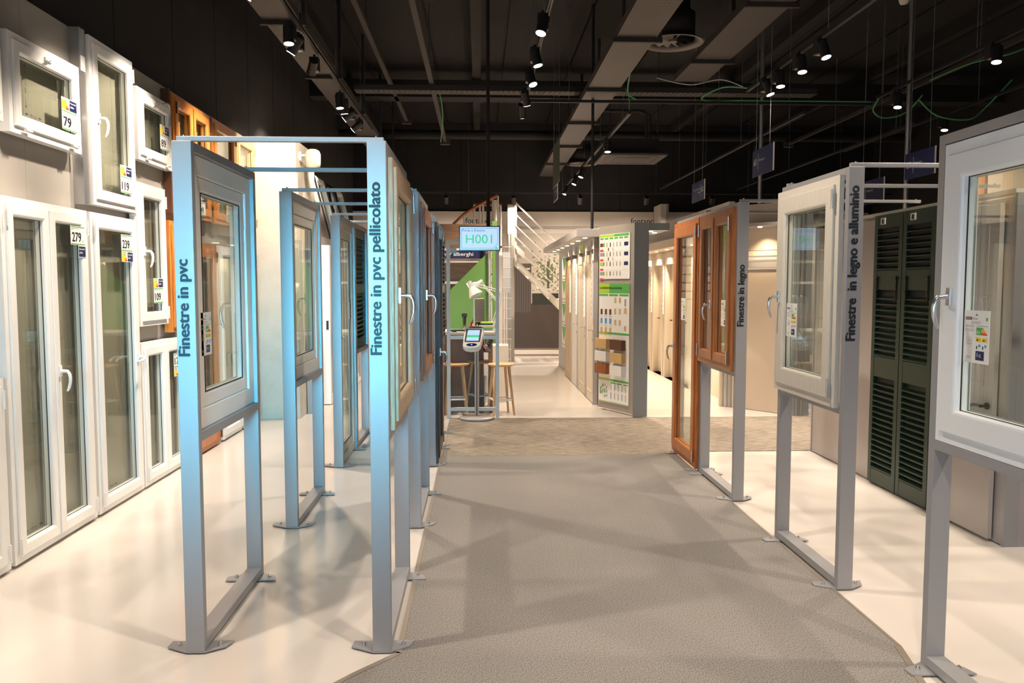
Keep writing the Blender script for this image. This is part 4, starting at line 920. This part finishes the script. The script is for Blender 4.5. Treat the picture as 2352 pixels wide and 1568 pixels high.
for x, y0, y1, z, lb in ((-.63, 5.0, 15.4, 4.30, 'thin pale conduit hanging over the left side of the aisle'), (-1.37, 4.6, 15.6, 4.72, 'thin dark conduit under the ceiling left of the aisle'), (6.33, 8.5, 16.3, 4.45, 'pale conduit channel over the far right aisle')):
    t = thing('conduit', lb, 'conduit', (x, y0, z)); MB().box(-.03, .03, 0, y1-y0, 0, .05).build('channel', 'tray', t); MB().box(-.09, .09, y1-y0, y1-y0+.12, -.04, .06).build('end_box', 'tray', t)
    for k in (1.5, 5.5): MB().box(-.004, .004, k, k+.008, .05, 5.19-z).build('hanger', 'traydark', t)
def diffuser(x, y, z, r, lb):
    t = thing('air_diffuser', lb, 'air vent', (x, y, z))
    MB().lathe([(r, 0), (r*.96, .015), (r*.74, .05), (r*.70, .05), (r*.92, .0), (r, 0)], (0, 0, 0), 40, 0, False).build('flange', 'vent', t)
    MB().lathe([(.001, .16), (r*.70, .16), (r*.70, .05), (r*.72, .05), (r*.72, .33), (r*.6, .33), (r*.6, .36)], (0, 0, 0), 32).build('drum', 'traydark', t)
    MB().cyl((0, 0, .36), (0, 0, 5.0-z), r*.55, n=24).build('neck', 'beamdark', t)
    for k in range(12):
        a = k*PI/6; c, s = math.cos(a), math.sin(a)
        b = MB(); b.geo([(c*.06, s*.06, .03), (c*r*.7, s*r*.7, .02), (c*r*.7-s*.09, s*r*.7+c*.09, .07), (c*.06-s*.03, s*.06+c*.03, .06)], [(0, 1, 2, 3)]); b.build('vane', 'vent', t)
    MB().cyl((0, 0, .015), (0, 0, .05), .05, n=16).build('hub', 'vent', t)
diffuser(2.26, 9.44, 4.40, .35, 'round swirl air diffuser between the two cable trays'); diffuser(2.15, 16.9, 4.12, .33, 'far round air diffuser behind the wide cable tray')
t = thing('cassette_unit', 'square ceiling air conditioner cassette with pipes', 'air conditioner', (2.30, 12.27, 3.50))
MB().box(-.48, .48, -.46, .46, 0, .04).build('grille_panel', 'tray', t, bevel=.01); MB().box(-.26, .26, -.24, .24, -.006, -.0005).build('intake', 'traydark', t); MB().ring(-.42, .42, 0, .01, [(0, 0), (.001, 0), (.001, .01), (0, .01)]).build('line', 'traydark', t)
for s in (-1, 1): MB().box(-.34, .34, s*.36-.03, s*.36+.03, -.004, -.0005).build('slot', 'traydark', t); MB().box(s*.38-.03, s*.38+.03, -.30, .30, -.004, -.0005).build('slot', 'traydark', t)
MB().box(-.37, .37, -.36, .36, .041, .26).build('body', 'beamdark', t); 
for dx in (.30, .36): MB().tube([(-.5, .3, .80), (dx-.1, .3, .80), (dx, .3, .74), (dx+.02, .3, .2)], .022, 8).build('pipe', 'tray', t)
for sx in (-.36, .36): MB().cyl((sx, -.3, .26), (sx, -.3, 1.69), .006, n=6).build('hanger', 'traydark', t)
t = thing('smoke_detector', 'white round smoke detector at the top right of the ceiling', 'smoke detector', (5.30, 10.04, 5.13)); MB().lathe([(.0, -.04), (.045, -.035), (.06, 0), (.065, .03), (.065, .066)], (0, 0, 0), 20).build('body', 'shell', t)

# tracks and spotlights
def track(x0, y0, x1, y1, z, label, top=5.195):
    t = thing('lighting_track', label, 'lighting track', (x0, y0, z)); dx, dy = x1-x0, y1-y0; L = math.hypot(dx, dy); a = math.atan2(dy, dx); t.rotation_euler = (0, 0, a)
    MB().box(0, L, -.018, .018, 0, .034).build('rail', 'black', t); MB().box(0, L, -.006, .006, -.002, -.0004).build('contact_strip', 'tray', t)
    k = .5
    while k < L: MB().cyl((k, 0, .034), (k, 0, top-z), .0025, n=5).build('suspension_wire', 'steel', t); k += 1.9
    return t
ZT = 3.93
track(-1.62, -2.5, -1.62, 12.4, ZT, 'black lighting track along the left window wall'); track(.60, -2.5, .60, 10.45, ZT, 'black lighting track above the middle aisle')
track(3.25, -2.5, 3.25, 9.75, ZT, 'black lighting track above the right stands'); track(4.9, -2, 5.0, 10.06, ZT, 'black lighting track at the upper right'); track(6.4, 4, 6.4, 14, ZT, 'farthest right black lighting track')
track(.64, 10.22, 5.02, 10.22, ZT-.04, 'black lighting track running crosswise over the far carpet')
track(1.86, 9.95, 1.86, 17.9, 3.70, 'lighting track receding above the door gallery'); track(4.0, 9.85, 4.0, 17.7, 3.70, 'pale lighting track receding to the back right'); track(5.7, 10.4, 5.7, 17.7, 3.70, 'second pale lighting track receding to the back right')
track(-2.6, 16.33, 8.5, 16.33, 3.45, 'lighting track across the back wall')
ORD = ['first', 'second', 'third', 'fourth', 'fifth', 'sixth', 'seventh', 'eighth', 'ninth', 'tenth', 'eleventh', 'twelfth', 'thirteenth', 'fourteenth', 'fifteenth', 'sixteenth', 'seventeenth']
def spot(x, y, zt, aim, label, power=0, size=60, col=WARM, lit=True, blend=.6, grp=None):
    # aim: direction of the head; lens sits about .19 below the track
    t = thing('track_spotlight', label, 'spotlight', (x, y, zt), 0, grp)
    MB().box(-.045, .045, -.015, .085, -.165, -.03).build('driver_box', 'black', t, bevel=.002); MB().box(-.03, .03, .0, .06, -.172, -.166).build('box_foot', 'trim', t)
    MB().cyl((0, .03, -.03), (0, .03, 0), .014, n=10).build('adapter', 'black', t)
    d = Vector(aim).normalized(); p = Vector((0, -.045, -.12))
    b = MB(); b.cyl(p-d*.05, p+d*.10, .045, .047, 20); b.cyl(p+d*.10, p+d*.105, .050, .050, 20); b.build('head', 'black', t)
    MB().cyl(p+d*.1055, p+d*.108, .042, .042, 20).build('lens', 'lens' if lit else 'greyp', t)
    if power:
        l = bpy.data.lights.new('lamp', 'SPOT'); l.energy = power; l.color = col; l.spot_size = R(size); l.spot_blend = blend; l.shadow_soft_size = .045
        o = bpy.data.objects.new('lamp', l); C.objects.link(o); o.parent = t; o.location = p+d*.125; o.rotation_mode = 'QUATERNION'; o.rotation_quaternion = d.to_track_quat('-Z', 'Y')
    return t
D = (0, 0, -1); PW = 400
left = [(3.0, (.3, .05, -1), 1), (-2.0, (-.5, .1, -1), 1), (.2, (-.5, .1, -1), 1), (2.2, (-.5, .1, -1), 1), (4.0, (-.5, .0, -1), 1), (5.3, (-.5, .1, -1), 1), (6.2, (-.62, .05, -1), 1), (7.3, (.05, -.1, -1), 2), (7.62, (-.62, .1, -1), 1), (8.35, (-.45, 1, -.8), 3), (9.85, (.1, -.05, -1), 2), (10.15, (.1, .2, -1), 1), (10.7, (-1, 0, -.8), 1), (11.4, (-1, .1, -.8), 1)]  # first entry is a down spot added to brighten the near floor
for i, (y, a, k) in enumerate(left): spot(-1.66, y, ZT, a, 'black track spotlight above the left wall, %s from the camera' % ORD[i], PW*{1: .72, 2: .85, 3: .9}[k], {1: 68, 2: 84, 3: 70}[k])
for i, (y, a) in enumerate(((-1.5, (-.3, .2, -1)), (.6, (.3, .2, -1)), (2.4, (-.25, .1, -1)), (4.4, (.3, .1, -1)), (6.95, (-.25, -.25, -1)), (7.92, (.25, -.1, -1)), (8.7, (.3, -.35, -1)), (9.62, (.25, .35, -1)), (10.3, (.05, .55, -1)))):
    spot(.55, y, ZT, a, 'black track spotlight over the middle aisle, %s from the camera' % ORD[i], PW*(.55 if y < 9 else .75), 84)
for i, (y, a) in enumerate(((-1.2, (-.4, .2, -1)), (1.0, (-.35, .2, -1)), (3.1, (-.2, .3, -1)), (5.2, (.0, .1, -1)), (7.55, (.2, -.25, -1)), (8.05, (0, -.2, -1)), (8.62, (0, -.15, -1)), (9.0, (.3, -.2, -1)))):
    spot(3.21, y, ZT, a, 'black track spotlight over the right stands, %s from the camera' % ORD[i], PW*.55, 84)
for i, (x, y) in enumerate(((4.90, 4.6), (4.92, 7.62), (4.99, 9.55), (6.36, 10.9))): spot(x, y, ZT, (-.15, -.15, -1), 'black track spotlight at the upper right, %s from the camera' % ORD[i], PW*.5, 84)
for i, (y, a) in enumerate(((11.45, (0, -.1, -1)), (14.15, (-.4, -.1, -1)), (15.15, (-.4, -.1, -1)), (16.8, (-.5, -.2, -1)))): spot(1.82, y, 3.70, a, 'small spotlight above the door gallery, %s from the camera' % ORD[i], PW*1.5, 100, WARM2)
for i in range(8): spot(-2.0+i*1.35, 16.3, 3.45, (0, .7, -1), 'spotlight on the back wall track, %s from the left' % ORD[i], PW*.36, 110, WARM2, lit=False)


# poles from the ceiling, signs and loose cables
for x, y, z0, lb in ((1.48, 10.5, 2.331, 'thin black pole dropping onto the door gallery canopy'), (3.94, 11.2, 2.3, 'pale pole in front of the dark back wall, left of the stand lettered alluminio'), (5.33, 9.9, 2.2, 'pale pole behind the blue sign at the upper right')):
    t = thing('ceiling_pole', lb, 'pole', (x, y, z0)); MB().cyl((0, 0, 0), (0, 0, 5.19-z0), .02 if x < 3 else .028, n=10).build('tube', 'black' if x < 3 else 'steel', t)
def sign(x, yl, yr, z0, z1, num, words, label, numleft=True, m_='navy'):
    W = yl-yr; t = thing('hanging_sign', label, 'sign', (x, yl, z0), R(-90)); H = z1-z0
    MB().box(0, W, 0, .008, 0, H).build('plate', m_, t); MB().box(W, W+.012, -.002, .010, 0, H).build('edge_strip', 'white', t)
    b = MB(); q = -.001
    if numleft:
        b.text(num, (W*.07, q, H*.42), (1, 0, 0), (0, 0, 1), W*.16, H*.25, 0, .01); b.box(W*.285, W*.295, q, 0, H*.22, H*.82); b.text(words, (W*.33, q, H*.52), (1, 0, 0), (0, 0, 1), W*.26, H*.10, 0)
    else:
        b.text(num, (W*.76, q, H*.42), (1, 0, 0), (0, 0, 1), W*.16, H*.25, 0, .01); b.box(W*.69, W*.70, q, 0, H*.22, H*.82)
        b.text(words.split('/')[0], (W*.14, q, H*.58), (1, 0, 0), (0, 0, 1), W*.52, H*.09, 0); b.text(words.split('/')[1], (W*.48, q, H*.40), (1, 0, 0), (0, 0, 1), W*.18, H*.09, 0)
    b.build('lettering', 'card', t)
    for u in (W*.16, W*.82):
        MB().cyl((u, .004, H), (u, .004, 5.19-z0), .0025, n=5).build('wire', 'steel', t); MB().cyl((u, .004, H), (u, .004, H+.04), .007, n=8).build('clip', 'bolt', t)
sign(3.12, 9.13, 8.49, 2.82, 3.115, '60', 'Finestre', 'navy hanging sign with the number 60 and Finestre')
sign(4.88, 9.10, 8.50, 2.80, 3.09, '59', 'Finestre', 'navy hanging sign at upper right, crossed by the silver bars')
sign(3.27, 12.3, 11.62, 2.85, 3.14, '62', 'Porte da interno/Scale', 'dark hanging sign with number 62 right of the door gallery', False)
sign(5.30, 11.1, 10.4, 2.70, 3.02, '61', 'Finestre', 'dark hanging sign numbered 61 partly behind the stand lettered alluminio')
sign(1.30, 14.06, 13.35, 3.03, 3.30, '63', 'Porte da interno/Scale', 'navy hanging sign seen almost edge on above the door gallery', False)
t = thing('hanging_sheet', 'tall grey green sheet hanging edge on in front of the wide cable tray', 'banner', (1.20, 13.06, 3.15), R(-90)); MB().box(0, 1.05, 0, .006, 0, .66).build('sheet', 'greensign', t)
for u in (.1, .95): MB().cyl((u, .003, .66), (u, .003, 2.04), .0025, n=5).build('wire', 'steel', t)
def cable(label, pts, m_='cableg', r=.010):
    # smooth a few points into a sagging cable
    P = [Vector(p) for p in pts]; out = []
    for i in range(len(P)-1):
        p0 = P[max(i-1, 0)]; p1 = P[i]; p2 = P[i+1]; p3 = P[min(i+2, len(P)-1)]
        for k in range(6):
            s = k/6; out.append(.5*((2*p1)+(p2-p0)*s+(2*p0-5*p1+4*p2-p3)*s*s+(3*p1-3*p2+p3-p0)*s**3))
    out.append(P[-1]); o = MB().tube(out, r, 6).build('cable', m_, None); tag(o, label, 'cable'); return o
cable('green cable lying along the crosswise track', [(3.24, 9.72, 3.972), (3.0, 9.95, 4.03), (2.82, 10.19, 3.935), (3.4, 10.205, 3.933), (4.2, 10.205, 3.933), (5.0, 10.205, 3.933)])
cable('green cable looping near the end of the upper right track', [(5.0, 10.0, 3.93), (4.98, 10.1, 3.80), (5.15, 10.15, 3.72), (5.4, 10.1, 3.78), (5.5, 9.9, 3.95)])
cable('second green cable loop at the upper right', [(5.45, 9.9, 3.9), (5.7, 9.9, 3.70), (6.1, 9.9, 3.66), (6.3, 9.9, 3.8), (6.5, 9.7, 4.1)])
cable('green cable stretched along the pale conduit at the upper right', [(5.3, 9.4, 4.0), (5.6, 9.1, 4.12), (6.0, 8.9, 4.2), (6.5, 8.7, 4.45), (6.9, 8.4, 4.6)])
cable('green cable hanging from the wide cable tray', [(1.74, 9.3, 4.06), (1.80, 9.6, 4.15), (1.86, 10.1, 4.0), (1.98, 10.2, 3.932)])
cable('thin green cable dropping to the door gallery track', [(1.73, 9.9, 4.03), (1.80, 9.95, 4.0), (1.85, 9.97, 3.9), (1.86, 9.98, 3.745)], r=.007)
cable('green cable hanging from the pale conduit over the left aisle', [(-.66, 12.0, 4.345), (-.58, 12.2, 4.45), (-.55, 12.6, 4.2), (-.62, 13.4, 3.95)], r=.008)
cable('white cable sagging between right trays', [(2.2, 10.0, 4.15), (2.6, 9.95, 4.06), (2.95, 9.85, 4.1), (3.18, 9.7, 3.98)], 'cablew', .007)

# groups for repeats
GR = {'track_spotlight': 'track spotlights under the dark ceiling', 'lighting_track': 'lighting tracks', 'cross_bar': 'slim bars joining the stands', 'display_door': 'display doors in the gallery', 'door_poster': 'posters at the end of the door row',
      'hanging_sign': 'hanging aisle signs', 'cable': 'loose ceiling cables', 'cable_tray': 'overhead cable trays', 'conduit': 'overhead conduits', 'ceiling_pole': 'poles from the ceiling', 'sliding_door_sample': 'sliding door samples',
      'roof_window_sample': 'roof window samples', 'green_shutter': 'green louvred shutters', 'air_diffuser': 'round air diffusers', 'desk_lamp': 'white desk lamps', 'door_sample': 'framed door panels', 'wall_lettering': 'wall lettering', 'guide_rail': 'guide rails on the wall',
      'tilt_window': 'windows shown on the left wall', 'tall_window': 'windows shown on the left wall', 'double_window': 'windows shown on the left wall', 'small_window': 'windows shown on the left wall', 'golden_window': 'windows shown on the left wall', 'pine_window': 'windows shown on the left wall', 'golden_door': 'windows shown on the left wall',
      'pvc_window': 'windows in the stands', 'wooden_window': 'windows in the stands', 'ash_window': 'windows in the stands', 'aluminium_clad_window': 'windows in the stands'}
for o in C.objects:
    if o.parent is None and 'label' in o.keys() and 'group' not in o.keys():
        n = o.name.split('.')[0]
        if n in GR: o['group'] = GR[n]
for o in C.objects:
    if o.parent is not None and o.name.split('.')[0] in ('lettering', 'letters', 'print', 'size_print', 'screen_print', 'keys', 'slots'): o['kind'] = 'stuff'
